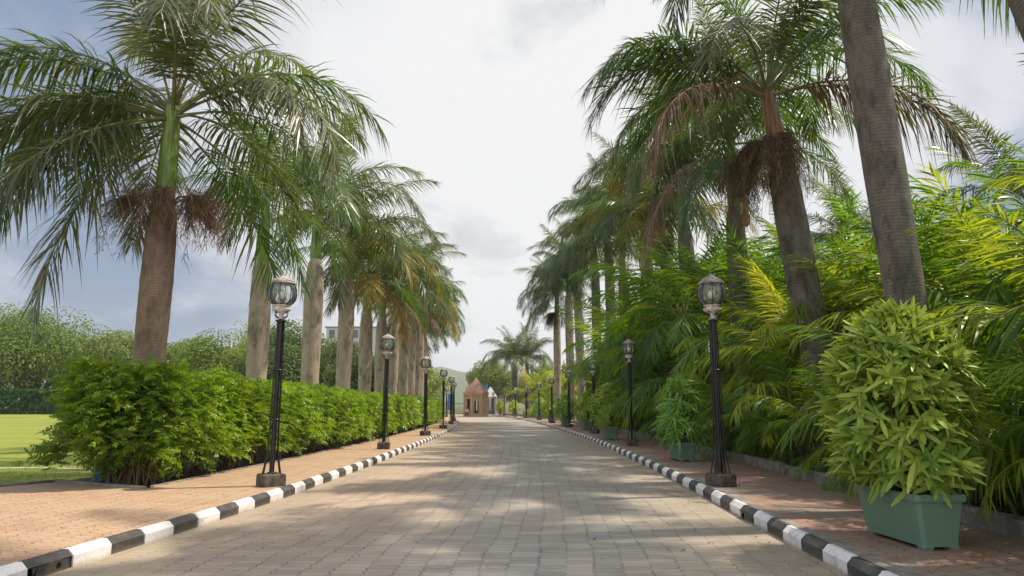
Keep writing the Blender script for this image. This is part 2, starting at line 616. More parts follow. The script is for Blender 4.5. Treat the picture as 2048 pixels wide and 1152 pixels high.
M['k_white'] = paint('kerb_white_paint', (.74, .73, .74), (.42, .38, .34), .6)
M['k_black'] = paint('kerb_black_paint', (.045, .045, .045), (.14, .115, .095), .7)
M['concrete'] = simple('concrete', (.22, .20, .175), .9, var=.35, scale=5, bump=.6)
M['concrete_dark'] = simple('mossy_concrete', (.085, .075, .06), .95, var=.5, scale=9, bump=.8)
M['black'] = simple('black_enamel', (.014, .013, .013), .32, var=.5, scale=9)
M['lead'] = simple('weathered_cap', (.33, .30, .27), .7, var=.4, scale=14, bump=.5)
M['rim_white'] = simple('lantern_white_ring', (.55, .50, .45), .6, var=.3, scale=18)
M['pot'] = simple('green_planter_plastic', (.12, .225, .155), .45, var=.14, scale=3, bump=.05)
M['stone'] = None


def glassmat():
    m_, t_, b = mat('lantern_glass')
    tr = t_.new('ShaderNodeBsdfTransparent')
    tr.inputs[0].default_value = (.93, .96, .95, 1)
    gl = t_.new('ShaderNodeBsdfGlossy')
    gl.inputs['Roughness'].default_value = .06
    df = t_.new('ShaderNodeBsdfDiffuse')
    df.inputs[0].default_value = (.6, .62, .6, 1)
    fr = t_.new('ShaderNodeFresnel')
    m1 = t_.new('ShaderNodeMixShader')
    t_.link(t_.m('ADD', fr.outputs[0], .04), m1.inputs[0])
    t_.link(tr.outputs[0], m1.inputs[1])
    t_.link(gl.outputs[0], m1.inputs[2])
    m2 = t_.new('ShaderNodeMixShader')
    m2.inputs[0].default_value = .10
    t_.link(m1.outputs[0], m2.inputs[1])
    t_.link(df.outputs[0], m2.inputs[2])
    t_.link(m2.outputs[0], t_.n['Material Output'].inputs[0])
    return m_


M['glass'] = glassmat()
M['bulb'] = simple('bulb_white', (.8, .78, .72), .4, var=.02)

M['pot'] = paint('green_planter_paint', (.125, .235, .165), (.17, .19, .14), .4)
# ------------------------------------------------------------------ alignments of road and kerbs
RK = [(-30, 2.2), (-8, 2.55), (0, 2.78), (6.25, 2.92), (9.2, 3.02), (15.9, 3.24), (28, 3.32), (42, 2.98), (54, 2.45), (62, 2.05), (75, .95), (86, -.15), (97, -1.75), (112, -4.2), (125, -7)]
LK = [(-30, -4.9), (-8, -4.5), (0, -4.3), (6.6, -4.02), (8.2, -3.86), (10.3, -3.70), (14.1, -3.55), (24.8, -3.42), (34, -3.5), (50, -4.0), (62, -4.7), (72, -5.65), (85, -7.4), (97, -9.6), (112, -13), (125, -17)]


def interp(P):
    xs = np.array([p[0] for p in P], float)
    ys = np.array([p[1] for p in P], float)
    d = np.gradient(ys, xs)

    def f(x):
        x = np.asarray(x, float)
        i = np.clip(np.searchsorted(xs, x) - 1, 0, len(xs) - 2)
        h = xs[i + 1] - xs[i]
        s = np.clip((x - xs[i]) / h, 0, 1)
        return (2 * s**3 - 3 * s**2 + 1) * ys[i] + (s**3 - 2 * s**2 + s) * h * d[i] + (-2 * s**3 + 3 * s**2) * ys[i + 1] + (s**3 - s**2) * h * d[i + 1]
    return f


rk, lk = interp(RK), interp(LK)
WALK = .15
rng = np.random.default_rng(7)
random.seed(11)


def ribbon(name, fa, fb, y0, y1, z, material, step=.6, nx=4, ua=None):
    ys = np.arange(y0, y1 + step, step)
    A = np.asarray(fa(ys), float) * np.ones_like(ys)
    B = np.asarray(fb(ys), float) * np.ones_like(ys)
    k = np.linspace(0, 1, nx + 1)
    X = A[:, None] * (1 - k) + B[:, None] * k
    Y = ys[:, None] * np.ones_like(k)
    Z = np.full_like(X, z)
    mid = (A + B) / 2
    arc = np.concatenate([[0], np.cumsum(np.hypot(np.diff(ys), np.diff(mid)))])
    U = X - mid[:, None] if ua is None else X - np.asarray(ua(ys))[:, None]
    Vv = arc[:, None] * np.ones_like(k)
    n = nx + 1
    i = (np.arange(len(ys) - 1) * n)[:, None]
    j = np.arange(nx)[None]
    Fq = np.stack([i + j, i + j + 1, i + n + j + 1, i + n + j], -1).reshape(-1, 4)
    mb = MB().add(np.stack([X, Y, Z], -1), Fq, uv=np.stack([U, Vv], -1))
    o = mb.build(name, material, smooth=True)
    tag(o, kind='structure')
    return o


# ------------------------------------------------------------------ ground
def ground_mat():
    m_, t_, b = mat('ground_dry_grass')
    co = t_.new('ShaderNodeTexCoord').outputs['Object']
    a = t_.noise(co, .12, 5, .6)
    f = t_.noise(co, 5, 6, .7)
    c = t_.mix(t_.mapr(a, .35, .65), (.09, .105, .03), (.20, .17, .085))
    c = t_.mix(t_.mapr(f, .4, .7), c, (.055, .06, .025))
    t_.link(c, b.inputs['Base Color'])
    b.inputs['Roughness'].default_value = 1
    b.inputs['Specular IOR Level'].default_value = .1
    t_.link(t_.bump(f, .8, .05), b.inputs['Normal'])
    return m_


def lawn_mat():
    m_, t_, b = mat('lawn_grass')
    co = t_.new('ShaderNodeTexCoord').outputs['Object']
    a = t_.noise(co, .16, 5, .6)
    f = t_.noise(co, 28, 5, .75)
    mpn = t_.new('ShaderNodeMapping')
    mpn.inputs['Scale'].default_value = (.05, .35, 1)
    t_.link(co, mpn.inputs[0])
    st = t_.noise(mpn.outputs[0], 1, 3)
    c = t_.mix(t_.mapr(a, .35, .65), (.17, .23, .04), (.29, .31, .07))
    c = t_.mix(t_.mapr(st, .4, .6), c, (.27, .31, .06))
    c = t_.mix(t_.m('MULTIPLY', t_.mapr(f, .42, .66), .6), c, (.07, .11, .02))
    t_.link(c, b.inputs['Base Color'])
    b.inputs['Roughness'].default_value = .95
    b.inputs['Specular IOR Level'].default_value = .15
    t_.link(t_.bump(f, .8, .03), b.inputs['Normal'])
    return m_


M['lawn'] = lawn_mat()
g = MB()
xs = np.concatenate([np.linspace(-940, -60, 8), np.linspace(-50, 50, 21), np.linspace(60, 940, 8)])
ysg = np.concatenate([[-60], np.linspace(-40, 160, 41), np.linspace(200, 1900, 12)])
X, Y = np.meshgrid(xs, ysg)
nx = len(xs)
i = (np.arange(len(ysg) - 1) * nx)[:, None]
j = np.arange(nx - 1)[None]
g.add(np.stack([X, Y, np.full_like(X, -.03)], -1), np.stack([i + j, i + j + 1, i + nx + j + 1, i + nx + j], -1).reshape(-1, 4))
tag(g.build('ground', ground_mat()), kind='structure')

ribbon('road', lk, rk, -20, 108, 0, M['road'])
# apron round the kiosk
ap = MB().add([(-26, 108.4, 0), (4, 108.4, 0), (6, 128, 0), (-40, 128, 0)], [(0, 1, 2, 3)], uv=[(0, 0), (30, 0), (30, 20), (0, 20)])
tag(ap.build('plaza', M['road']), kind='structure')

wall_x = interp([(-30, 4.6), (0, 4.93), (7, 5.08), (11, 5.2), (15, 5.36), (24, 5.45), (34, 5.4), (45, 5.1), (60, 4.4), (75, 3.2), (90, 1.6), (110, -1.5), (125, -4)])
hedge_x = interp([(-30, -7.5), (0, -6.6), (11.2, -5.88), (15.1, -5.66), (25.3, -5.3), (36, -5.3), (50, -5.65), (62, -6.3), (75, -7.6), (90, -10), (110, -14)])
ribbon('footpath', lambda y: rk(y) + .055, lambda y: wall_x(y), -20, 112, WALK, M['walk_r'], nx=3, ua=rk)
# left footpath: widens to a paved bay in front of the hedge end
mb = MB()
ys = np.arange(11.2, 100, .6)
A, B = hedge_x(ys), lk(ys) - .055
k = np.linspace(0, 1, 4)
X = A[:, None] * (1 - k) + B[:, None] * k
Y = ys[:, None] * np.ones_like(k)
i = (np.arange(len(ys) - 1) * 4)[:, None]
j = np.arange(3)[None]
mb.add(np.stack([X, Y, np.full_like(X, WALK)], -1), np.stack([i + j, i + j + 1, i + 4 + j + 1, i + 4 + j], -1).reshape(-1, 4), uv=np.stack([X, Y], -1))
ys2 = np.arange(-20, 11.21, .6)
poly = [(x, y) for x, y in zip(lk(ys2) - .055, ys2)] + [(float(lk(11.2)) - .055, 11.2), (float(hedge_x(11.2)), 11.2), (-7.89, 12.25), (-9.6, 9.2), (-12.5, 4), (-16, -4), (-20, -20)]
mb.add([(x, y, WALK) for x, y in poly], [tuple(range(len(poly)))], uv=poly)
tag(mb.build('pavement', M['walk_l']), kind='structure')

# kerbs with alternate painted blocks
PROF = [(0, -.02), (0, .10), (.055, .158), (.10, .158), (.10, .0)]


def kerb(name, fx, side, phase, length, y0, y1, hole_ys):
    mb = MB()
    y = phase
    edges = []
    while y > y0:
        y -= length
    n = round((y - phase) / length)
    kb = n
    while y < y1:
        edges.append((y, y + length, kb % 2))
        y += length
        kb += 1
    for (a, b, col) in edges:
        jit = .006 * random.uniform(-1, 1)
        zj = .004 * random.uniform(-1, 1)
        gap = .004
        P = []
        for yy in (a + gap, b - gap):
            x0 = float(fx(yy))
            for q, (o_, z_) in enumerate(PROF):
                P.append((x0 + side * (o_ + jit), yy, z_ + (zj if q in (1, 2, 3) else 0)))
        V = P
        nP = len(PROF)
        hole = [h for h in hole_ys if a < h < b]
        f = []
        for q in range(nP - 1):
            if q == 0 and hole:
                continue
            f.append((q, q + 1, q + 1 + nP, q + nP) if side < 0 else (q, q + nP, q + 1 + nP, q + 1))
        f.append(tuple(range(nP)))
        f.append(tuple(range(2 * nP - 1, nP - 1, -1)))
        mb.add(V, f, mat=col)
        if hole:
            hy = hole[0]
            x0 = float(fx(hy)) + side * jit
            m_ = 16
            zc, rr = .042, .036
            outer, inner, back = [], [], []
            ya, yb, za, zb = a + gap, b - gap, -.02, .10 + zj
            for q in range(m_):
                an = 2 * math.pi * (q + .5) / m_
                cy_, cz_ = math.cos(an), math.sin(an)
                inner.append((x0, hy + rr * cy_, zc + rr * cz_))
                back.append((x0 + side * .09, hy + rr * cy_, zc + rr * cz_))
                # nearest rectangle perimeter point by ray
                ty = ((yb - hy) / cy_ if cy_ > 0 else (ya - hy) / cy_) if abs(cy_) > 1e-6 else 1e9
                tz = ((zb - zc) / cz_ if cz_ > 0 else (za - zc) / cz_) if abs(cz_) > 1e-6 else 1e9
                tt = min(ty, tz)
                outer.append((x0, hy + tt * cy_, zc + tt * cz_))
            V = outer + inner + back
            f = []
            for q in range(m_):
                q2 = (q + 1) % m_
                f.append((q, q2, m_ + q2, m_ + q))
                f.append((m_ + q, m_ + q2, 2 * m_ + q2, 2 * m_ + q))
            mb.add(V, f, mat=col)
            cor = [(x0, ya, za), (x0, yb, za), (x0, yb, zb), (x0, ya, zb)]
            # corner fills
            for cpt in cor:
                ds = sorted(range(m_), key=lambda q: (outer[q][1] - cpt[1])**2 + (outer[q][2] - cpt[2])**2)[:2]
                mb.add([cpt, outer[ds[0]], outer[ds[1]]], [(0, 1, 2)], mat=col)
            mb.add(back, [tuple(range(m_))], mat=2)
    o = mb.build(name, [M['k_white'], M['k_black'], M['soil']], smooth=False)
    return tag(o, kind='structure')


kerb('kerb', lk, -1, 6.58, .522, -8, 100, [6.42])
kerb('kerb', rk, 1, 6.28 + .0, .522, -8, 112, [8.9])
# grey concrete strip behind the right kerb
ribbon('kerb_backing', lambda y: rk(y) + .105, lambda y: rk(y) + .26 + .03 * np.sin(y * 1.3), -8, 112, WALK + .006, M['concrete'], nx=1)

# lawn, rising gently away
mb = MB()
ys = np.concatenate([np.linspace(-30, 20, 26), np.linspace(24, 140, 30)])


def lawn_z(x, y):
    y = np.asarray(y, float)
    return .02 + np.clip((y - 18) / 60, 0, 1) ** 1.2 * .72 + 0 * np.asarray(x)


lx = np.concatenate([np.linspace(-140, -20, 16), np.linspace(-18, 0, 10)])
X = np.zeros((len(ys), len(lx)))
Z = np.zeros_like(X)
for a, yy in enumerate(ys):
    xr = float(hedge_x(yy)) - .12 if yy > 11.3 else float(np.interp(yy, [-30, -20, -4, 4, 9.2, 11.3], [-22, -20.1, -16.1, -12.6, -9.7, -7.95]))
    X[a] = np.concatenate([lx[:16], np.linspace(-18, xr, 10)]) if xr > -17 else np.linspace(-140, xr, 26)
    Z[a] = lawn_z(X[a], yy)
    Z[a] = np.where(X[a] > -10, np.minimum(Z[a], .02 + (-7 - X[a]).clip(0) * .2), Z[a])
nl = X.shape[1]
i = (np.arange(len(ys) - 1) * nl)[:, None]
j = np.arange(nl - 1)[None]
mb.add(np.stack([X, ys[:, None] * np.ones_like(X), Z], -1), np.stack([i + j, i + j + 1, i + nl + j + 1, i + nl + j], -1).reshape(-1, 4))
tag(mb.build('lawn', M['lawn']), kind='structure')

# grass blades near the paving
n = 26000
gx = rng.uniform(-15, -7.2, n)
gy = rng.uniform(9.2, 17, n)
ok = (gx < np.interp(gy, [4, 9.2, 12.25, 12.3, 17], [-12.6, -9.68, -8.0, -7.0, -7.0])) & (rng.random(n) < np.interp(gy, [9, 17], [1, .55]))
gx, gy = gx[ok], gy[ok]
n = len(gx)
P = np.stack([gx, gy, np.full(n, .015)], -1)
D = rng.normal(0, .45, (n, 3))
D[:, 2] = 1
mb = MB().strips(P, D, rng.uniform(.025, .055, n), rng.uniform(.008, .014, n), rng.uniform(.1, .5, n), rng.normal(0, 1, (n, 3)), K=3, tint=rng.random(n))
M['grassblade'] = leafmat('grass_blade', (.10, .16, .02), (.26, .30, .05), (.28, .36, .04), .6, .35, 0)
o = mb.build('grass', M['grassblade'])
tag(o, 'short mown grass of the lawn beside the paved bay', 'grass', kind='stuff')

# paved bay edging
mb = MB()
pts = [(-20.1, -20), (-16.1, -4), (-12.6, 4), (-9.7, 9.2), (-7.97, 12.35), (-5.9, 11.3)]
for a, b in zip(pts[:-1], pts[1:]):
    d = math.hypot(b[0] - a[0], b[1] - a[1])
    mb.box(((a[0] + b[0]) / 2, (a[1] + b[1]) / 2, .09), (d + .05, .11, .19), math.atan2(b[1] - a[1], b[0] - a[0]), bev=.012)
for y in np.arange(11.6, 98, .9):
    xa, xb = float(hedge_x(y)) - .05, float(hedge_x(y + .89)) - .05
    mb.box(((xa + xb) / 2, y + .45, .08), (.09, .9, .165), math.atan2(-(xb - xa), .9), bev=.01)
tag(mb.build('pavement_edging', M['concrete'], smooth=False), kind='structure')

# low concrete wall along the right footpath
mb = MB()
ys = np.arange(-12, 110, .5)
prof = [(0, .1), (.0, .30), (.02, .325), (.16, .325), (.18, .30), (.18, .0)]
V = []
for y in ys:
    x0 = float(wall_x(y)) - .02
    for (o_, z_) in prof:
        V.append((x0 + o_ + (.008 * math.sin(y * 3.1) if z_ > .2 else 0), y, z_ + (.008 * math.sin(y * 1.7 + o_ * 8) if z_ > .2 else 0)))
npf = len(prof)
i = (np.arange(len(ys) - 1) * npf)[:, None]
j = np.arange(npf - 1)[None]
mb.add(V, np.stack([i + j, i + npf + j, i + npf + j + 1, i + j + 1], -1).reshape(-1, 4))
o = mb.build('low_wall', M['concrete'], smooth=False)
tag(o, 'low grey concrete edging wall running beside the red footpath under the areca palms', 'wall')

ribbon('planting_bed', lambda y: wall_x(y) + .15, lambda y: wall_x(y) + 14, -14, 112, .10, M['soil'], step=1.0, nx=6)
ribbon('planting_bed', lambda y: hedge_x(y) - 2.6, lambda y: hedge_x(y) - .10, 11.6, 62, .07, M['soil'], step=1.0, nx=3)
# leaf litter on the bed
n = 9000
lyy = 4 + 22 * rng.random(n) ** 1.3
lxx = wall_x(lyy) + .2 + 3.5 * rng.random(n)
D = rng.normal(0, 1, (n, 3))
D[:, 2] *= .25
mb = MB().strips(np.stack([lxx, lyy, np.full(n, .125)], -1), D, rng.uniform(.05, .16, n), rng.uniform(.015, .04, n), .05, np.tile([0, 0, 1.], (n, 1)) + rng.normal(0, .3, (n, 3)), K=3, tint=rng.random(n))
tag(mb.build('leaf_litter', M['palm_dead']), 'dry brown fallen leaflets lying on the soil under the areca palms', 'leaf litter', kind='stuff')


n = 900
fy = 5 + 40 * rng.random(n) ** 1.4
side = rng.random(n)
fx_ = np.where(side < .45, rk(fy) + .3 + 1.9 * rng.random(n), np.where(side < .6, rk(fy) - .05 - .35 * rng.random(n) ** 2, np.where(side < .8, lk(fy) - .2 - 1.9 * rng.random(n), lk(fy) + (rk(fy) - lk(fy)) * rng.random(n))))
fz = np.where((side < .45) | ((side >= .6) & (side < .8)), WALK + .008, .008)
D = rng.normal(0, 1, (n, 3))
D[:, 2] = .05
mb = MB().strips(np.stack([fx_, fy, fz], -1), D, rng.uniform(.025, .10, n), rng.uniform(.008, .022, n), -.05, np.tile([0, 0, 1.], (n, 1)) + rng.normal(0, .25, (n, 3)), K=3, tint=rng.random(n))
tag(mb.build('fallen_leaves', M['palm_dead']), 'small dry leaf scraps scattered on the paving and along the kerbs', 'fallen leaves', kind='stuff')


# ------------------------------------------------------------------ fronds
def rachis_curve(length, e0, bend, n=26, p=1.35, sway=0):
    s = np.linspace(0, 1, n)
    ang = np.radians(e0) - np.radians(bend) * s ** p
    dx, dz = np.cos(ang), np.sin(ang)
    ds = length / (n - 1)
    X = np.concatenate([[0], np.cumsum((dx[1:] + dx[:-1]) / 2 * ds)])
    Z = np.concatenate([[0], np.cumsum((dz[1:] + dz[:-1]) / 2 * ds)])
    Y = sway * length * s ** 2
    P = np.stack([X, Y, Z], -1)
    T = np.stack([dx, 2 * sway * s, dz], -1)
    T /= np.linalg.norm(T, axis=1)[:, None]
    return s, P, T


def frond_mesh(name, seed, length, e0, bend, pairs, ll, lw, start, ang, spread, G, mats, rr, jag=.12, broken=0, lift=0, K=4, tbase=.5):
    r = np.random.default_rng(seed)
    s, P, T = rachis_curve(length, e0, bend, sway=r.uniform(-.12, .12))
    mb = MB()
    rad = np.interp(s, [0, .12, .5, 1], [rr * 1.9, rr, rr * .6, rr * .15])
    mb.tube(P, rad, 5, mat=1, cap=False)
    q = np.linspace(start, .995, pairs)
    for side in (-1, 1):
        qs = np.clip(q + r.normal(0, .4 / pairs, pairs), start, 1)
        keep = r.random(pairs) > broken
        qs = qs[keep]
        n_ = len(qs)
        P0 = np.stack([np.interp(qs, s, P[:, c]) for c in range(3)], -1)
        T0 = np.stack([np.interp(qs, s, T[:, c]) for c in range(3)], -1)
        T0 /= np.linalg.norm(T0, axis=1)[:, None]
        Sd = np.tile([0., side, 0], (n_, 1))
        U = np.cross(T0, np.array([0, 1., 0]))
        U *= -1
        U /= np.linalg.norm(U, axis=1)[:, None]
        rel = (qs - start) / (1 - start)
        a = np.radians(np.interp(rel, [0, .3, 1], [ang[0], ang[1], ang[2]]) + r.normal(0, 5, n_))
        b = np.radians(lift + r.uniform(-spread, spread, n_))
        D = T0 * np.cos(a)[:, None] + (Sd * np.cos(b)[:, None] + U * np.sin(b)[:, None]) * np.sin(a)[:, None]
        Ln = ll * np.interp(rel, [0, .12, .4, .8, 1], [.55, .85, 1, .72, .35]) * (1 + r.normal(0, jag, n_))
        cut = r.random(n_) < .08
        Ln = np.where(cut, Ln * r.uniform(.4, .8, n_), Ln)
        Wd = lw * np.interp(rel, [0, .3, 1], [.8, 1, .6]) * r.uniform(.8, 1.15, n_)
        Gv = G * r.uniform(.5, 1.6, n_)
        nrm = U * 1.0 + r.normal(0, .35, (n_, 3))
        tn = np.clip(tbase + r.normal(0, .26, n_), 0, 1)
        mb.strips(P0, D, Ln, Wd, Gv, nrm, K=K, tint=tn, mat=0, prof=([0, .2, .6, 1], [.35, 1, .8, .05]))
    return mb.mesh(name, mats)


ROY = {}
specs = {'a': (82, 46), 'b': (66, 82), 'c': (48, 110), 'd': (30, 112), 'e': (8, 92), 'f': (-22, 60), 'g': (-48, 38)}
for kx, (e0, bd) in specs.items():
    for sd_ in range(2):
        for kind, mt, rt, G_, br in (('green', 'palm_green', 'rachis', .42, .02), ('olive', 'palm_olive', 'rachis', .46, .04), ('yellow', 'palm_yellow', 'rachis', .45, .1), ('dead', 'palm_dead', 'rachis_dead', .75, .22), ('rust', 'palm_rust', 'rachis_dead', .6, .15)):
            if kind in ('yellow', 'rust', 'dead') and kx in 'abc' and not (kx == 'c' and kind != 'rust'):
                continue
            ROY[(kx, kind, sd_)] = frond_mesh('frond', hash((ord(kx), sd_, len(kind))) % 9999 + sd_, 4.3, e0, bd, 108, .90, .045, .18, (76, 60, 26), 38, G_, [M[mt], M[rt]], .026, broken=br)
ARE = {}
for kx, (e0, bd) in {'a': (82, 38), 'b': (68, 66), 'c': (50, 84), 'd': (28, 88), 'e': (5, 70)}.items():
    for sd_ in range(2):
        for kind, mt in (('green', 'areca'), ('light', 'areca_light'), ('yellow', 'areca_yellow')):
            ARE[(kx, kind, sd_)] = frond_mesh('frond', 77 + ord(kx) * 3 + sd_ * 11, 2.25, e0, bd, 33, .58, .042, .2, (68, 54, 22), 6, .22, [M[mt], M['areca_rachis']], .012, jag=.06, lift=26)

print('fronds', len(ROY), len(ARE))


def palm_profile(h, r):
    return [(r * 1.25, 0), (r * 1.08, .3), (r * .92, .9), (r * .93, h * .35), (r * 1.0, h * .55), (r * 1.02, h * .68), (r * .98, h * .84), (r * .90, h * .93), (r * .76, h * .975), (r * .58, h)]


ORD = ['nearest', 'second', 'third', 'fourth', 'fifth', 'sixth', 'seventh', 'eighth', 'ninth', 'tenth', 'eleventh', 'twelfth', 'thirteenth', 'fourteenth', 'fifteenth', 'sixteenth']


def royal_palm(loc, h, r, label, group, lean=(0, 0), shaft_h=1.7, n=15, seed=0, kinds='gggo', tmat='trunk_tan', smat='shaft', infl=0, imat='seed', dead=(), fs=1.0, extra=(), skip=(), curve=0.0, shaft_w=1.0):
    """lean: horizontal shift of the crown top relative to the base (metres)"""
    rr = random.Random(seed)
    root = empty('palm_tree', loc, 0, label, 'palm tree', group)
    H = h + shaft_h

    def ax(z):
        k = z / H
        k = k * (1 - curve) + curve * k * k
        return (lean[0] * k, lean[1] * k)
    prof = palm_profile(h, r)
    zs = np.linspace(0, h, 34)
    rs = np.interp(zs, [p[1] for p in prof], [p[0] for p in prof])
    rg = np.random.default_rng(seed + 5)
    rs = rs * (1 + rg.normal(0, .008, len(rs)))
    MB().tube([(*ax(z), z) for z in zs], rs, 20, cap=False).build('trunk', M[tmat], root)
    zs = np.linspace(h - .02, H, 9)
    rs = np.interp(np.linspace(0, 1, 9), [0, .15, .6, 1], [r * .60, r * .66, r * .50 * shaft_w, r * .40 * shaft_w])
    MB().tube([(*ax(z), z) for z in zs], rs, 14).build('crownshaft', M[smat], root)
    km = {'g': 'green', 'o': 'olive', 'y': 'yellow', 'd': 'dead', 'r': 'rust'}
    order = ['a', 'a', 'b', 'b', 'a', 'b', 'c', 'b', 'c', 'c', 'b', 'c', 'd', 'c', 'd', 'd', 'c', 'd', 'e', 'd']
    az = rr.uniform(0, 360)
    tx, ty = ax(H)
    for q in range(n):
        az += 137.5 + rr.uniform(-14, 14)
        if q in skip:
            continue
        kx = order[int(q * len(order) / n)]
        kd = km[rr.choice(kinds)]
        if (kx, kd, 0) not in ROY:
            kd = 'olive' if kd != 'green' else kd
        me = ROY[(kx, kd, rr.randint(0, 1))]
        zoff = -.16 * q / n
        put('frond', me, root, (tx, ty, H + zoff - .05), (R(rr.uniform(-12, 12)), R(rr.uniform(-7, 7)), R(az)), fs * rr.uniform(.9, 1.08))
    for (kx, kd, a_) in list(dead) + list(extra):
        put('frond', ROY[(kx, kd, rr.randint(0, 1))], root, (tx, ty, H - .25), (R(rr.uniform(-6, 6)), 0, R(a_)), fs * rr.uniform(.92, 1.02))
    for q in range(infl):
        mb = MB()
        a0 = rr.uniform(0, 360) 
        if imat == 'seed':
            a0 = (-8, -70, 196, 30)[q]
        if imat == 'seed_dark':
            a0 = rr.uniform(140, 265)
        d0 = np.array([math.cos(R(a0)), math.sin(R(a0)), 0])
        main_n = 40
        bx, by = ax(h)
        base = np.array([bx, by, h - .05]) + d0 * r * .5
        c1 = base + d0 * .35 + np.array([0, 0, .12])
        mb.tube([base, (base + c1) / 2 + np.array([0, 0, .06]), c1], [.03, .025, .02], 6, tint=.3)
        rg = np.random.default_rng(seed * 7 + q)
        for k_ in range(main_n):
            dd = d0 * rg.uniform(.2, 1) + rg.normal(0, .55, 3)
            dd[2] = rg.uniform(-2.2, -.3) if imat == 'seed_dark' else rg.uniform(-1.0, .4)
            dd /= np.linalg.norm(dd)
            L_ = rg.uniform(.45, .95) * (1.25 if imat == 'seed_dark' else 1)
            s_ = np.linspace(0, 1, 12)
            pts_ = c1 + dd * (s_ * L_)[:, None] - np.array([0, 0, 1]) * (s_ ** 2 * L_ * .45)[:, None]
            mb.tube(pts_[::3], np.linspace(.01, .004, 4), 3, tint=.4, cap=False)
            m_ = 44
            idx = rg.integers(1, 12, m_)
            Db = rg.normal(0, .7, (m_, 3)) + dd * .6
            mb.strips(pts_[idx], Db, rg.uniform(.10, .24, m_), .008, .6, rg.normal(0, 1, (m_, 3)), K=3, tint=rg.random(m_), prof=([0, 1], [1, .9]))
        mb.build('flower_cluster', M[imat], root)
    return root


# ------------------------------------------------------------------ left row of royal palms
gl = 'royal palms behind the clipped hedge'
L1 = royal_palm((-7.17, 13.5, .05), 5.55, .30, 'nearest left palm, stout tan trunk, brown flower cluster, above the hedge end', gl,
                lean=(.05, 0), shaft_h=2.05, n=16, seed=4, shaft_w=1.2, tmat='trunk_brown', kinds='ogooo', infl=4, extra=[('g', 'olive', -128), ('d', 'olive', 176), ('e', 'olive', 222), ('d', 'green', 150), ('e', 'green', 200), ('d', 'olive', -22), ('c', 'green', 12), ('e', 'olive', 165), ('f', 'green', 40), ('c', 'olive', -60), ('e', 'green', -12), ('f', 'green', 70), ('f', 'olive', -118), ('f', 'green', -140), ('e', 'olive', -150)], fs=1.17)
left = [(-7.35, 19.8, 5.62, .30, 1.95, 'g', 'slender palm with green crownshaft showing just above the nearest left lamp'),
        (-7.32, 24.9, 6.8, .34, 1.9, 'ggo', 'pale smooth trunked palm third in the left row, between first and second left lamps'),
        (-7.3, 29.7, 6.9, .34, 1.9, 'goy', 'palm with dark lower trunk and orange brown dying fronds, fourth in the left row'),
        (-7.3, 34.2, 6.1, .33, 1.9, 'ggo', 'shorter clean brown trunked palm fifth in the left row'),
        (-7.4, 38.6, 6.4, .33, 1.9, 'goo', 'palm whose trunk stands directly behind the second left lamp lantern, left of two'),
        (-7.2, 41.4, 6.4, .31, 2.2, 'ggy', 'palm with bright green crownshaft rising right beside the second left lamp lantern'),
        (-7.2, 45.6, 7.6, .33, 1.9, 'go', 'palm eighth in the left row with pale ringed trunk top'),
        (-7.3, 49.6, 7.5, .33, 1.9, 'goy', 'palm ninth in the left row, trunk partly dark with damp'),
        (-7.5, 53.8, 7.1, .33, 1.9, 'ggo', 'palm tenth in the left row just left of the third left lamp'),
        (-7.8, 58.5, 7.6, .32, 1.9, 'goy', 'palm eleventh in the left row behind the third left lamp'),
        (-8.3, 64, 8.0, .32, 1.9, 'go', 'palm twelfth in the left row, low drooping fronds over the fourth lamp'),
        (-9.0, 70, 8.0, .32, 1.9, 'goy', 'palm thirteenth in the left row, nearly hidden by those before it'),
        (-10.2, 77, 7.6, .32, 1.9, 'ggo', 'farthest palm of the left row, beside the gate end of the hedge')]
dd = {2: [('e', 'yellow', -40)], 3: [('f', 'rust', -35), ('e', 'yellow', -80), ('f', 'dead', 10)], 6: [('e', 'yellow', -10), ('f', 'dead', -40)], 8: [('e', 'yellow', -30)], 10: [('e', 'yellow', -20)], 12: [('f', 'dead', -70)]}
for q, (x, y, h, r_, sh, kd, lb) in enumerate(left):
    royal_palm((x, y, .05), h, r_, lb, gl, lean=(.06 * ((q * 7) % 3 - 1), 0), shaft_h=sh, n=(14 if q == 0 else 16 if q < 4 else 19), seed=20 + q, kinds=kd, dead=dd.get(q, []), fs=(.74 if q == 0 else 1.12), extra=[('c', 'olive', -15)] if q in (1, 2, 3) else ())

# ------------------------------------------------------------------ right row of royal palms
gr = 'royal palms rising out of the areca planting'
royal_palm((6.42, 6.1, .1), 8.6, .27, 'dark leaning palm trunk cutting the top right corner of the view', gr, lean=(-2.16, .2), shaft_h=1.7, n=14, seed=51, kinds='ggo', tmat='trunk_grey')
royal_palm((5.38, 8.9, .1), 7.9, .26, 'huge grey ringed palm trunk leaving the top of the picture above the near planter', gr, lean=(-.57, .1), shaft_h=1.6, n=18, seed=52, kinds='ggo', tmat='trunk_grey', extra=[('e', 'olive', -20), ('e', 'green', 20), ('d', 'olive', -60)])
royal_palm((6.5, 14, .1), 6.9, .32, 'leaning palm with brown peeling crownshaft, hanging dead fronds and a dark fruit cluster', gr, lean=(-.92, 0), shaft_h=1.35, n=19, seed=53, kinds='gggo', tmat='trunk_grey', smat='shaft_brown', infl=5, imat='seed_dark',
           dead=[('e', 'dead', 208), ('e', 'dead', -35)], extra=[('c', 'green', 180), ('d', 'green', 165), ('c', 'green', 200)], fs=1.08)
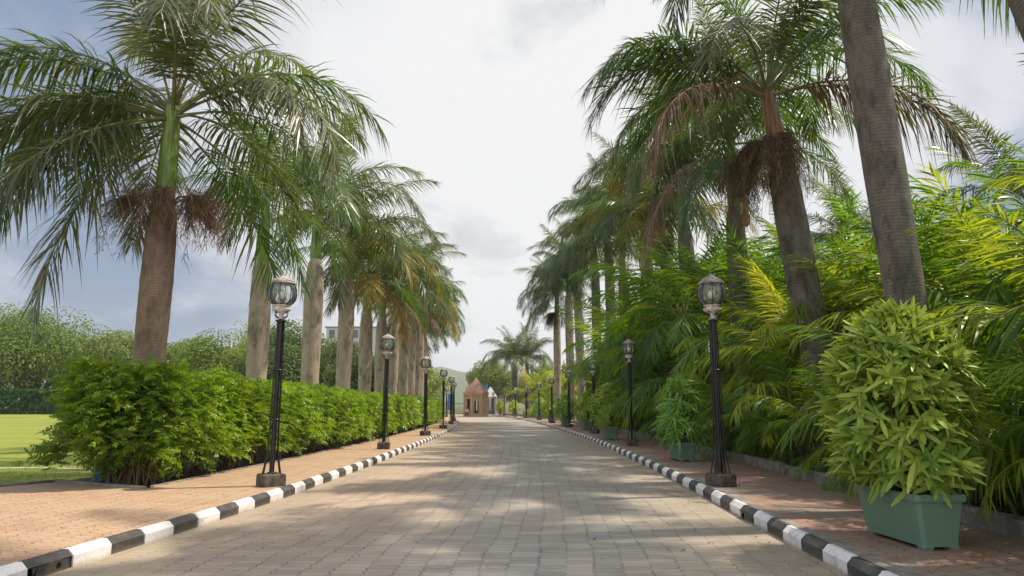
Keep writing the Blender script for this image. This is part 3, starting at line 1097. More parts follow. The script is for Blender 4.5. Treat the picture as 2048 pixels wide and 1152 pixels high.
right = [(6.75, 20, 7.3, .30, 2.2, 'ggo', 'palm with an orange husk peeling off its crownshaft', 'trunk_grey'),
         (6.7, 24.8, 8.0, .31, 1.9, 'goy', 'palm with dark bulging trunk top just left of the nearest right lamp', 'trunk_grey'),
         (6.72, 29.0, 7.3, .26, 1.9, 'gogy', 'thin dark trunked palm between the nearest and second right lamps', 'trunk_grey'),
         (6.75, 33.5, 9.4, .33, 1.9, 'goy', 'pale grey ringed palm trunk right of the second right lamp', 'trunk_tan'),
         (6.65, 38.7, 8.9, .32, 1.9, 'goyo', 'dark bulbous trunked palm standing directly above the second right lamp', 'trunk_grey'),
         (6.5, 44, 12.0, .31, 1.9, 'ggg', 'tallest palm on the right, crown topping the far end of the row', 'trunk_grey'),
         (6.1, 49, 11.2, .33, 1.9, 'goy', 'tall palm ninth in the right row with olive crown', 'trunk_grey'),
         (5.5, 54, 10.6, .34, 1.9, 'ggo', 'tall brown trunked palm of the far right cluster, right of the pair', 'trunk_tan'),
         (4.9, 57, 10.8, .34, 1.8, 'ggo', 'tall bare trunk of the far right pair, right hand one', 'trunk_tan'),
         (4.1, 62, 9.7, .33, 1.9, 'ggg', 'tall bare trunk of the far right pair, left hand one carrying a dark fruit cluster', 'trunk_tan')]
RP = []
for q, (x, y, h, r_, sh, kd, lb, tm) in enumerate(right):
    ex = {0: [('f', 'dead', 200), ('f', 'green', 230)], 2: [('e', 'yellow', -120)], 4: [('e', 'olive', 190)], 6: [('e', 'green', 190), ('e', 'green', 215)], 5: [('e', 'green', 190), ('e', 'olive', 230), ('e', 'green', 270)], 7: [('f', 'green', 190), ('e', 'olive', 230), ('f', 'green', 270), ('e', 'green', 210)], 8: [('f', 'green', 200), ('e', 'olive', 250), ('e', 'green', 180), ('f', 'green', 290)], 9: [('f', 'green', 165), ('e', 'olive', 215), ('e', 'green', 250), ('f', 'green', 280), ('f', 'green', 180), ('e', 'green', 200), ('f', 'green', 230)]}.get(q, [])
    RP.append(royal_palm((x, y, .1), h, r_, lb, gr, lean=(-.15 * ((q * 5) % 3), 0), shaft_h=sh, n=22, seed=70 + q, kinds=kd, tmat=tm, dead=ex, infl=3 if q == 9 else 0, imat='seed_dark', fs=1.05))
# peeling orange husk
mb = MB()
s_ = np.linspace(0, 1, 14)
cent = np.stack([.08 + .16 * np.sin(s_ * 2.2), -.2 - .06 * s_, 8.1 - 1.5 * s_], -1)
for k_ in range(13):
    for m_ in range(5):
        a0, a1 = -1.0 + m_ * .4, -1.0 + (m_ + 1) * .4
        w0 = np.interp(s_[k_], [0, .5, .8, .97, 1], [.04, .07, .14, .15, .06])
        w1 = np.interp(s_[k_ + 1], [0, .5, .8, .97, 1], [.04, .07, .14, .15, .06])
        c0, c1 = cent[k_], cent[k_ + 1]
        mb.add([c0 + [w0 * math.sin(a0), -w0 * .6 * math.cos(a0), 0], c0 + [w0 * math.sin(a1), -w0 * .6 * math.cos(a1), 0], c1 + [w1 * math.sin(a1), -w1 * .6 * math.cos(a1), 0], c1 + [w1 * math.sin(a0), -w1 * .6 * math.cos(a0), 0]], [(0, 1, 2, 3)])
M['husk'] = simple('peeling_husk', (.32, .15, .06), .6, var=.4, scale=4)
mb.build('husk', M['husk'], RP[0])

# lone palms past the far end on the right
for (x, y, h, lb, sd_, kd) in [(.35, 95, 6.3, 'green palm standing free beyond the road bend, left of two', 91, 'gggo'), (2.2, 99, 6.5, 'green palm standing free beyond the road bend, right of two', 92, 'ggo')]:
    royal_palm((x, y, .1), h, .36, lb, 'free standing palms near the far bend', shaft_h=1.5, n=22, seed=sd_, kinds=kd, tmat='trunk_grey', dead=[('f', 'rust', -60)] if sd_ == 91 else [], fs=1.28)
# palms further back on the right, crowns only seen through the row
back = [(11.2, 22, 5.6), (12.5, 30, 6.5), (10.8, 36, 6.3), (12.2, 15.5, 5.0), (10.5, 47, 7.5), (9, 58, 7.4), (11, 11, 4.3)]
for q, (x, y, h) in enumerate(back):
    royal_palm((x, y, .1), h, .22, 'slim palm behind the arecas, %s from the camera in the second rank' % ORD[[6, 3, 4, 1, 5, 0, 2].index(q) if 0 else sorted(range(7), key=lambda k: back[k][1]).index(q)],
               'second rank palms behind the arecas', shaft_h=1.0, n=14, seed=110 + q, kinds='ggoy', tmat='trunk_grey', fs=.72)


# ------------------------------------------------------------------ areca palms
def areca(seed, canes, hmax, nf, kinds, fs, low=0):
    rr = random.Random(seed)
    root = empty('areca_palm', (0, 0, 0))
    fr = []
    for q in range(canes):
        a = rr.uniform(0, 2 * math.pi)
        rad = rr.uniform(.05, .38)
        h = hmax * rr.uniform(.35, 1)
        out = rr.uniform(.15, .42) * (1.4 - .5 * h / hmax)
        s_ = np.linspace(0, 1, 7)
        bx, by = rad * math.cos(a), rad * math.sin(a)
        P_ = np.stack([bx + math.cos(a) * out * h * s_ ** 1.4, by + math.sin(a) * out * h * s_ ** 1.4, h * s_], -1)
        MB().tube(P_, np.linspace(.032, .018, 7), 7).build('cane', M['areca_stem'], root)
        fr.append((P_[-1], a, h))
    per = nf // canes
    for (p, a, h) in fr:
        az = rr.uniform(0, 360)
        for k_ in range(per):
            az += 137 + rr.uniform(-20, 20)
            kx = ['a', 'b', 'b', 'c', 'c', 'd', 'd', 'e'][int(k_ * 8 / per)]
            kd = rr.choice(kinds)
            put('frond', ARE[(kx, kd, rr.randint(0, 1))], root, (p[0], p[1], p[2] - .03 * k_), (R(rr.uniform(-12, 12)), R(rr.uniform(-8, 8)), R(az)), fs * rr.uniform(.8, 1.1))
    for k_ in range(low):
        az = k_ * 360 / low + rr.uniform(-20, 20)
        put('frond', ARE[(rr.choice('bcd'), rr.choice(kinds), rr.randint(0, 1))], root, (0, 0, rr.uniform(.1, .5)), (R(rr.uniform(-10, 10)), R(rr.uniform(-8, 8)), R(az)), fs * rr.uniform(.65, .95))
    return root


G_, Lg, Y_ = 'green', 'light', 'yellow'
protoF = [areca(200 + q, 5, 1.5, 25, [G_, G_, G_, Lg] if q else [G_, G_, G_, Lg, Lg], .76, 8) for q in range(3)]
protoB = [areca(210 + q, 6, 2.7, 36, [G_, G_, G_, Lg] if q else [G_, Lg, Lg], 1.12, 5) for q in range(3)]
used = set()
rr = random.Random(5)


def place_areca(pool, idx, x, y, z, s, label, group):
    src = pool[idx % len(pool)]
    if id(src) in used:
        o = copy_tree(src)
    else:
        o = src
        used.add(id(src))
    o.location = (x, y, z)
    o.rotation_euler = (0, 0, rr.uniform(0, 6.28))
    o.scale = (s, s, s)
    tag(o, label, 'areca palm', group)


def stretch(y):
    for lim, nm in ((7.6, 'beside the big near planter'), (11.3, 'just before the nearest right lamp'), (16.5, 'from nearest right lamp to second planter'), (23.5, 'just before the second right lamp'), (34, 'between second and third right lamps'), (200, 'beyond the third right lamp')):
        if y < lim:
            return nm


y = 4.6
q = 0
while y < 43:
    place_areca(protoF, q, float(wall_x(y)) + .72 + rr.uniform(-.1, .25) + float(np.interp(y, [18, 30], [0, .45])), y, .1, rr.uniform(.88, 1.08) * float(np.interp(y, [4, 14, 24, 34, 62], [.95, 1.0, 1.0, 1.05, 1.1])), 'low arching areca clump over the low wall ' + stretch(y), 'areca clumps along the low wall ' + stretch(y))
    y += rr.uniform(1.0, 1.3) * (1 if y < 25 else 1.25)
    q += 1
y = 4.0
while y < 46:
    place_areca(protoB, q, float(wall_x(y)) + 1.9 + rr.uniform(-.2, .5) + float(np.interp(y, [14, 30], [0, .7])), y, .1, rr.uniform(.9, 1.12) * float(np.interp(y, [4, 9, 16, 28, 40, 52], [1.05, 1.12, 1.25, 1.75, 1.95, 1.6])), 'tall areca clump in the middle rank, ' + stretch(y), 'tall arecas behind ' + stretch(y))
    y += rr.uniform(1.3, 1.8) * (1 if y < 25 else 1.3)
    q += 1
y = 5.5
while y < 52:
    place_areca(protoB, q + 1, float(wall_x(y)) + 4.3 + rr.uniform(-.5, .8), y, .1, rr.uniform(.9, 1.1) * float(np.interp(y, [4, 9, 16, 28, 40, 52], [1.2, 1.25, 1.4, 1.95, 2.1, 1.7])), 'tall areca clump in the hindmost rank, ' + stretch(y), 'hindmost arecas ' + stretch(y))
    y += rr.uniform(1.9, 2.6)
    q += 1
protoY = areca(230, 6, 2.4, 36, [Y_, Y_, Lg], 1.0, 4)
tag(protoY, 'golden yellow areca clump left of two past the far trunks', 'areca palm', 'golden arecas past the far trunks')
protoY.location = (3.6, 78, .1)
protoY.scale = (1.5,) * 3
o = copy_tree(protoY)
o.location = (5.4, 74, .1)
o.rotation_euler = (0, 0, 2)
tag(o, 'golden yellow areca clump right of two past the far trunks', 'areca palm', 'golden arecas past the far trunks')


o = copy_tree(protoY)
o.location = (7.1, 14.9, .1)
o.rotation_euler = (0, 0, 4)
o.scale = (1.12,) * 3
tag(o, 'golden yellow areca clump just right of the leaning palm trunk', 'areca palm')
# ------------------------------------------------------------------ hedge on the left
def hedge():
    root = empty('hedge', (-6.5, 11.6, 0), 0, 'long clipped bright green hedge with bare brown stems below, running beside the left footpath', 'hedge')
    off = np.array([-6.5, 11.6, 0])
    r = np.random.default_rng(3)

    def top(y):
        return np.interp(y, [11, 12.5, 16, 25, 40, 62], [2.12, 2.12, 1.98, 1.84, 1.85, 1.9]) - 0.02 + .05 * np.sin(y * 1.9) + .03 * np.sin(y * 4.3)

    def width(y):
        return np.interp(y, [11, 13, 16, 62], [1.75, 1.75, 1.6, 1.5])

    def section(name, y0, y1, dens, nl, ls, spray, inner):
        ln = y1 - y0
        mb = MB()
        parts = []
        hh = 1.75
        # faces: front, top, back
        nf_, nt_, nb_ = int(dens * ln * hh * 1.15), int(dens * ln * 1.7 * .9), int(dens * ln * hh * .25)
        yy = np.concatenate([r.uniform(y0, y1, nf_), r.uniform(y0, y1, nt_), r.uniform(y0, y1, nb_)])
        reg = np.concatenate([np.zeros(nf_), np.ones(nt_), np.full(nb_, 2)]).astype(int)
        n_ = len(yy)
        a = r.random(n_)
        T_ = top(yy)
        wd = width(yy)
        hx = hedge_x(yy)
        zlow = .48 + .22 * np.sin(yy * 2.7) * np.sin(yy * 1.1)
        z = np.where(reg == 1, T_ - .03, zlow + (T_ - zlow) * (1 - (1 - a) ** 1.0))
        # bottom thins out
        bulge = np.sin(np.clip((z - .2) / (T_ - .2), 0, 1) * math.pi) * .08 + .05 * np.sin(yy * 2.3 + z * 3) + .045 * np.sin(yy * 5.1 - z * 4.2)
        x = np.where(reg == 0, hx + .02 + bulge - np.clip(.5 - z, 0, 1) * .5, np.where(reg == 1, hx + .05 - a * wd, hx - wd - bulge))
        z = z + np.where(reg == 1, .06 * np.sin(yy * 3.1 + x * 4) + .04 * np.sin(yy * 7 - x * 5), 0)
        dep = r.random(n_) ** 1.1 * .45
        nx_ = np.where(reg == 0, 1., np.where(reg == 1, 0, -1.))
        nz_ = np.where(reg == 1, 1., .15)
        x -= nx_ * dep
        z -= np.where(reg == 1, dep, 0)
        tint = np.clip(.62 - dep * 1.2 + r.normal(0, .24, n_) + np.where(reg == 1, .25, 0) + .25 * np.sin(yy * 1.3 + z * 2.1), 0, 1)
        P_ = np.stack([x, yy, z], -1)
        out_ = np.stack([nx_ * np.ones(n_), np.zeros(n_), nz_], -1)
        keep = (z > .72) | (r.random(n_) < np.clip((z - .1) / .5, .1, 1))
        return P_[keep], out_[keep], tint[keep]

    def endcap(dens):
        n_ = int(dens * 2.1 * 2.0 * 1.4)
        a = r.random(n_)
        z = .3 + 1.9 * r.random(n_) ** .8
        x = -5.75 - (1.05 + .75 * np.clip(z / 2, 0, 1)) * a
        y = 11.55 + .25 * np.sin(x * 3) + np.clip(.9 - z, 0, 1) * .9 - .25 * np.sin((z - .2) / 2 * math.pi)
        dep = r.random(n_) ** 1.5 * .4
        ov = r.random(n_) < .14     # loose branches poking out to the left
        x = np.where(ov, -7.35 - r.random(n_) * .55, x)
        z = np.where(ov, .95 + .3 * np.sin(x * 5) + r.normal(0, .12, n_), z)
        y = np.where(ov, 12.0 + r.normal(0, .25, n_), y + dep)
        P_ = np.stack([x, y, z], -1)
        out_ = np.tile([-.3, -1, .15], (n_, 1))
        out_[ov] = [-1, -.3, .1]
        return P_, out_, np.clip(.42 - dep * .6 + r.normal(0, .18, n_), 0, 1)

    def sprays(mb, P_, out_, tint, nl, ls, lw, spray, mi=0):
        n_ = len(P_)
        d = out_ + r.normal(0, .55, (n_, 3)) + np.array([0, 0, .25])
        d /= np.linalg.norm(d, axis=1)[:, None]
        up = np.cross(d, r.normal(0, 1, (n_, 3)) * .5 + np.array([0, 0, 1.]))
        up /= np.linalg.norm(up, axis=1)[:, None] + 1e-9      # side axis, near horizontal
        nrm = np.cross(up, d)
        for k_ in range(nl):
            for sd_ in (-1, 1):
                s_ = (k_ + .5) / nl
                p = P_ + d * (s_ * spray) - np.array([0, 0, 1]) * (s_ ** 2 * spray * .35)
                dr = up * sd_ * .85 + d * .55 + r.normal(0, .15, (n_, 3))
                mb.strips(p, dr, ls * r.uniform(.75, 1.15, n_), lw, .25, nrm + r.normal(0, .25, (n_, 3)), K=3, tint=np.clip(tint + r.normal(0, .08, n_), 0, 1), mat=mi, prof=([0, .5, 1], [.2, 1, .1]))
        mb.strips(P_, d, spray * 1.25, lw, .35, nrm, K=3, tint=tint, mat=mi, prof=([0, .6, 1], [.15, .5, .1]))

    mb = MB()
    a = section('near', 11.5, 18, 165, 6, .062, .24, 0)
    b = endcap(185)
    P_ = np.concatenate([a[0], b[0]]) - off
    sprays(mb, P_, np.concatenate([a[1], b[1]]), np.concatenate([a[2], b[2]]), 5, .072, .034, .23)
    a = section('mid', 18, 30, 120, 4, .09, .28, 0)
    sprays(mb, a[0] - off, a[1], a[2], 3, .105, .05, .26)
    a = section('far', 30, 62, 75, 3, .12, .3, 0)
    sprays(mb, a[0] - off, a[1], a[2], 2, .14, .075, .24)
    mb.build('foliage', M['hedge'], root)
    # inner leaves, the hedge's inner shade put into a darker leaf colour
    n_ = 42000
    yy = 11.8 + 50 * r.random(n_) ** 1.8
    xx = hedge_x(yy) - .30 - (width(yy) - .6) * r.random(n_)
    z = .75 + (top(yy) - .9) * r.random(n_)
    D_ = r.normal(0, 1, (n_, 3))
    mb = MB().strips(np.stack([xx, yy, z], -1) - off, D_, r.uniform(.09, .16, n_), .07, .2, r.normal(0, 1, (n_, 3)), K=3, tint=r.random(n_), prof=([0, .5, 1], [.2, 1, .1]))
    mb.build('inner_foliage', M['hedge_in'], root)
    # bare stems
    mb = MB()
    for k_ in range(330):
        y_ = 11.75 + 50 * (k_ / 330) ** 1.35 + r.uniform(-.1, .1)
        x_ = float(hedge_x(y_)) - r.uniform(.2, 1.3)
        if k_ < 26:
            y_ = 11.75 + r.uniform(0, .6)
            x_ = r.uniform(-7.1, -5.95)
        for s2 in range(3):
            tx_, ty_ = r.normal(0, .22, 2)
            h_ = r.uniform(.8, 1.5)
            mb.tube(np.array([(x_, y_, .03), (x_ + tx_ * .4 + r.normal(0, .02), y_ + ty_ * .4, h_ * .45), (x_ + tx_, y_ + ty_, h_)]) - off, [r.uniform(.012, .026), .012, .006], 5, cap=False)
    mb.build('stems', M['twig'], root)


hedge()


# ------------------------------------------------------------------ lamps
def lamp():
    root = empty('street_lamp')
    b = MB()
    b.box((0, 0, .1), (.37, .37, .2), bev=.02)
    o = b.build('concrete_base', M['concrete_dark'], root, smooth=False)
    p = MB()
    p.tube([(0, 0, .2), (0, 0, 2.78)], .042, 14)
    p.lathe([(.075, .2), (.075, .22), (.045, .23)], 14)
    p.build('pole', M['black'], root)
    for k_ in range(6):
        a = k_ * math.pi / 3 + .26
        ca, sa = math.cos(a), math.sin(a)
        q_ = MB()
        q_.tube([(ca * r_, sa * r_, z) for r_, z in [(.155, .2), (.12, .38), (.088, .62), (.078, .95), (.072, 1.8), (.06, 2.74)]], .0105, 6)
        q_.build('rod', M['black'], root)
    for z in (1.08, 1.9, 2.74):
        rg = MB()
        rg.lathe([(.06, z - .012), (.086, z - .012), (.09, z), (.086, z + .012), (.06, z + .012)], 18)
        rg.build('ring', M['black'], root)
    ln = MB()
    ln.lathe([(.03, 2.76), (.075, 2.77), (.05, 2.80), (.035, 2.84), (.05, 2.87), (.12, 2.90), (.15, 2.925), (.155, 2.95), (.12, 2.965), (.10, 2.98), (.145, 3.0), (.15, 3.01), (.02, 3.015)], 20)
    lan = ln.build('lantern', M['rim_white'], root)
    for k_ in range(4):
        a = k_ * math.pi / 2 + .4
        ca, sa = math.cos(a), math.sin(a)
        sc2 = MB()
        sc2.tube([(ca * r_, sa * r_, z) for r_, z in [(.05, 2.79), (.10, 2.80), (.145, 2.84), (.15, 2.88), (.12, 2.90), (.10, 2.875)]], .008, 6)
        sc2.build('scroll', M['black'], lan)
    prof = [(.13, 3.01), (.185, 3.05), (.222, 3.11), (.235, 3.19), (.228, 3.27), (.205, 3.34), (.18, 3.385)]
    gm = MB()
    gm.lathe(prof, 24)
    gm.build('globe', M['glass'], lan)
    for k_ in range(8):
        a = k_ * math.pi / 4 + .2
        rb = MB()
        rb.tube([((r_ + .004) * math.cos(a), (r_ + .004) * math.sin(a), z) for r_, z in prof], .0085, 6)
        rb.build('rib', M['black'], lan)
    bl = MB()
    bl.tube([(0, 0, 3.01), (0, 0, 3.12)], .022, 10, mat=1)
    bl.lathe([(.02, 3.12), (.055, 3.15), (.065, 3.2), (.05, 3.25), (.005, 3.27)], 14)
    bl.build('bulb', [M['bulb'], M['black']], lan)
    cp = MB()
    cp.lathe([(.10, 3.375), (.205, 3.375), (.225, 3.385), (.222, 3.405), (.20, 3.415), (.205, 3.425), (.175, 3.445), (.13, 3.485), (.085, 3.505), (.07, 3.52), (.03, 3.53), (.028, 3.545), (.012, 3.56), (.001, 3.565)], 8)
    cp.build('cap', M['lead'], lan, smooth=False)
    return root


lamp0 = lamp()
LL = [(-3.98, 11.65), (-3.94, 21.48), (-3.88, 31.2), (-4.04, 40.84), (-4.48, 50.99), (-5.15, 61.5), (-6.1, 72), (-7.9, 83.5)]
RL = [(3.45, 11.65), (3.98, 23.2), (3.98, 33.6), (3.55, 43.2), (3.12, 53.98), (2.55, 65.0), (1.55, 75.5), (.42, 85.0), (-1.1, 96.4), (-2.9, 107.5)]
first = True
for side, LS in (('left', LL), ('right', RL)):
    for q, (x, y) in enumerate(LS):
        o = lamp0 if first else copy_tree(lamp0)
        first = False
        o.location = (x, y, WALK)
        o.rotation_euler = (R(random.uniform(-.5, .5)), R(random.uniform(-.6, .6)) + (R(-.6) if side == 'right' and q == 0 else 0), random.uniform(0, 1))
        o['label'] = 'black lantern lamp post on the %s kerb, %s' % (side, 'nearest the camera' if q == 0 else 'farthest of its line' if q == len(LS) - 1 else ORD[q] + ' from the camera')
        o['category'] = 'street lamp'
        o['group'] = 'lantern lamp posts along the %s kerb' % side


# ------------------------------------------------------------------ potted plants
def trough(mb, lx, ly, h):
    """tapered rectangular planter with a rolled rim and arched feet; long axis Y"""
    def rect(x, y, z, c=.03):
        return [(-x + c, -y, z), (x - c, -y, z), (x, -y + c, z), (x, y - c, z), (x - c, y, z), (-x + c, y, z), (-x, y - c, z), (-x, -y + c, z)]
    k0 = .76
    lev = [(k0, .035), (k0 + .005, .06), (.955, h - .085), (.965, h - .07), (1.05, h - .065), (1.065, h - .05), (1.065, h - .012), (1.05, h), (.96, h), (.94, h - .02), (.93, h - .09)]
    V, f = [], []
    for (k_, z) in lev:
        V += rect(lx / 2 * k_ if 1 else 0, ly / 2 * (1 - (1 - k_) * lx / ly if k_ < 1 else 1 + (k_ - 1) * lx / ly), z)
    for a in range(len(lev) - 1):
        for b in range(8):
            i_, j_ = a * 8 + b, a * 8 + (b + 1) % 8
            f.append((i_, j_, j_ + 8, i_ + 8))
    f.append(tuple(range(7, -1, -1)))
    mb.add(V, f)
    bx, by = lx / 2 * k0, ly / 2 * (1 - (1 - k0) * lx / ly)
    # four corner feet with sloping inner sides, joined by arched skirts
    for (s1, s2) in ((-1, -1), (1, -1), (1, 1), (-1, 1)):
        cx_, cy_ = s1 * (bx - .055), s2 * (by - .055)
        mb.box((cx_, cy_, .02), (.112, .112, .042), bev=.012, taper=.82)


def whorls(mb, r, n, prof, rx, ry, leaf_n, L_, W_, z0, h, droop, mi=0, K=5, fold=.25, spread=(48, 82), up=0):
    a = r.uniform(0, 2 * math.pi, n)
    zz_ = r.random(n) ** .9
    rad = np.interp(zz_, *prof)
    inner = 1 - .45 * r.random(n) ** 2.2
    lump = 1 + .10 * np.sin(a * 3 + zz_ * 5) + .08 * np.sin(a * 5 - zz_ * 9)
    P_ = np.stack([np.cos(a) * rad * rx * inner * lump, np.sin(a) * rad * ry * inner * lump, z0 + h * zz_ + .02], -1)
    slope = np.interp(zz_, [0, .5, 1], [-.15, .25, 1.6]) + up
    ax_ = np.stack([np.cos(a), np.sin(a), slope], -1)
    ax_ += r.normal(0, .25, (n, 3))
    ax_ /= np.linalg.norm(ax_, axis=1)[:, None]
    e1 = np.cross(ax_, r.normal(0, 1, (n, 3)))
    e1 /= np.linalg.norm(e1, axis=1)[:, None]
    e2 = np.cross(ax_, e1)
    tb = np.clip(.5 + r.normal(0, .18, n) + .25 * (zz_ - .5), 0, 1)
    for k_ in range(leaf_n):
        ph = 2 * math.pi * k_ / leaf_n + r.uniform(-.3, .3, n)
        th = np.radians(r.uniform(spread[0], spread[1], n))
        D_ = ax_ * np.cos(th)[:, None] + (e1 * np.cos(ph)[:, None] + e2 * np.sin(ph)[:, None]) * np.sin(th)[:, None]
        kp = r.random(n) < .8
        sz = r.choice([.65, .9, 1.1, 1.3], n)[kp]
        mb.strips(P_[kp], D_[kp], sz * L_ * r.uniform(.8, 1.15, n)[kp], W_ * (r.uniform(.75, 1.2, n)[kp]) * sz ** .5, droop * r.uniform(.3, 2.2, n)[kp], (ax_ + .3 * D_)[kp], K=K, fold=fold, tint=np.clip(tb + r.normal(0, .24, n), 0, 1)[kp], mat=mi, prof=([0, .15, .45, .8, 1], [.28, .75, 1, .86, .22]))
    return P_


def potted(kind, seed):
    r = np.random.default_rng(seed)
    root = empty('potted_plant')
    lx, ly, h = (.47, 1.02, .50) if kind == 'big' else (.46, .82, .44)
    mb = MB()
    trough(mb, lx, ly, h)
    mb.build('planter', M['pot'], root, smooth=False)
    MB().box((0, 0, h - .08), (lx * .9, ly * .93, .03)).build('soil', M['soil'], root)
    mb = MB()
    if kind == 'big':
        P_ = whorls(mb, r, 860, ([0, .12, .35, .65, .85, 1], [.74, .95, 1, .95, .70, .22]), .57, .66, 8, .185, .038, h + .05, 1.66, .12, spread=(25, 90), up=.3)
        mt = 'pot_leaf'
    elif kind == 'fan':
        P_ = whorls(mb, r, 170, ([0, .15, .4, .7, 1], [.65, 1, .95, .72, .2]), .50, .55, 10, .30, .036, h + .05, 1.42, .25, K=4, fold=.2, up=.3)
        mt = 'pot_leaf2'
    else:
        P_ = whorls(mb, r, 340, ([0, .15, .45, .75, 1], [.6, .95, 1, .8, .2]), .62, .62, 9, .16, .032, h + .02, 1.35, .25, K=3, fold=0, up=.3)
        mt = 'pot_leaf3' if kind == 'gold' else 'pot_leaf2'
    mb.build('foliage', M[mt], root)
    sm = MB()
    for k_ in range(46):
        p = P_[r.integers(0, len(P_))]
        b_ = np.array([r.uniform(-.15, .15), r.uniform(-.35, .35), h - .07])
        sm.tube([b_, b_ * .5 + p * .5 + np.array([0, 0, .12]), p * .97], [.011, .008, .005], 5, cap=False)
    sm.build('stems', M['twig'], root)
    return root


PP = [('big', 3.89, 6.98, 4, 'very large bushy potted plant of long pale green leaves in the nearest green trough'),
      ('fan', 4.12, 17.0, 0, 'spiky fan leaved plant in the green planter just past the nearest right lamp'),
      ('gold', 3.86, 27.4, 0, 'yellow green bush in a green planter just past the second right lamp'),
      ('gold', 4.1, 38.0, 0, 'green potted bush just past the third right lamp'),
      ('round', 3.5, 45.6, 0, 'green potted bush just past the fourth right lamp'),
      ('gold', 3.15, 56.5, 0, 'yellowish potted bush just past the fifth right lamp'),
      ('round', 2.75, 68.0, 0, 'green potted bush just past the sixth right lamp'),
      ('gold', .25, 91.0, 0, 'bright yellow potted bush second from the far end'),
      ('gold', -1.75, 103.5, 0, 'yellow green potted bush farthest from the camera beside the kiosk')]
protos = {}
for q, (kd, x, y, rz, lb) in enumerate(PP):
    if kd in protos:
        o = copy_tree(protos[kd])
    else:
        o = protos[kd] = potted(kd, 300 + q)
    o.location = (x, y, WALK)
    rzz = R(rz) if q == 0 else random.uniform(-.1, .1)
    o.rotation_euler = (0, 0, rzz)
    if q > 1:
        s_ = random.uniform(1.08, 1.2)
        o.scale = (s_, s_, s_)
    tag(o, lb, 'potted plant', 'green planters along the right footpath')


# ------------------------------------------------------------------ blue drum behind the hedge end, rope
mb = MB()
mb.lathe([(.0, .0), (.26, .0), (.28, .03), (.28, .28), (.29, .30), (.28, .32), (.28, .58), (.29, .60), (.28, .62), (.28, .84), (.26, .88), (.22, .88), (.22, .86), (0, .86)], 24)
M['blue'] = simple('blue_plastic', (.015, .07, .34), .4, var=.2)
o = mb.build('drum', M['blue'], loc=(-7.0, 12.35, .03))
tag(o, 'blue plastic drum half hidden among the stems at the hedge end', 'drum')
mb = MB()
rx_ = np.linspace(-30, -6.9, 40)
mb.tube([(x, 15.9 + .04 * math.sin(x * 1.1), .055 + .012 * math.sin(x * 2.7)) for x in rx_], .022, 6)
M['rope'] = simple('pale_rope', (.55, .52, .42), .8)
tag(mb.build('rope', M['rope']), 'thin pale boundary rope lying across the lawn', 'rope')


# ------------------------------------------------------------------ broadleaf trees in the distance
def tree(x, y, z0, h, rad, name, mt, label, group, seed, n=9000, leaf=.3, trunk_h=None, flat=.8, lobes=26):
    r = np.random.default_rng(seed)
    root = empty(name, (x, y, z0), 0, label, 'tree', group)
    th = trunk_h if trunk_h is not None else h * .15
    ch = h - th * .75
    cz = th * .75 + ch / 2
    P_, Nn, Tn = [], [], []
    cents = []
    for k_ in range(lobes):
        u = r.normal(0, 1, 3)
        u /= np.linalg.norm(u)
        if u[2] < -.7:
            u[2] *= -.4
        c = u * np.array([rad, rad, ch / 2]) * r.uniform(.55, .78)
        lr = rad * r.uniform(.34, .5)
        cents.append((c, lr))
        m_ = int(n / lobes)
        v = r.normal(0, 1, (m_, 3))
        v /= np.linalg.norm(v, axis=1)[:, None]
        rr_ = lr * (1 - .4 * r.random(m_) ** 2.5)
        p = c + v * rr_[:, None] * np.array([1, 1, flat])
        P_.append(p)
        Nn.append(v)
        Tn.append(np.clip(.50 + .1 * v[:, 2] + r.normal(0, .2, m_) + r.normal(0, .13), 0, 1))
    P_, Nn, Tn = np.concatenate(P_), np.concatenate(Nn), np.concatenate(Tn)
    P_[:, 2] += cz
    m_ = len(P_)
    D_ = np.cross(Nn, r.normal(0, 1, (m_, 3))) + .5 * Nn
    mb = MB().strips(P_, D_, leaf * r.uniform(.6, 1.3, m_), leaf * .55, .25, Nn + r.normal(0, .5, (m_, 3)), K=3, tint=Tn, prof=([0, .5, 1], [.3, 1, .2]))
    mb.build('crown', M[mt], root)
    mb = MB()
    tr = max(.1, h * .022)
    mb.tube([(0, 0, -.3), (.1, 0, th * .6), (0, .1, th * 1.2), (.1, 0, h * .7)], [tr * 1.3, tr, tr * .8, tr * .3], 9, cap=False)
    for (c, lr) in cents[::2]:
        e = c + np.array([0, 0, cz])
        mb.tube([(0, 0, th * .8), (e[0] * .45, e[1] * .45, th * .8 + (e[2] - th * .8) * .6), tuple(e)], [tr * .6, tr * .35, tr * .12], 6, cap=False)
    mb.build('trunk', M['bark'], root)
    return root


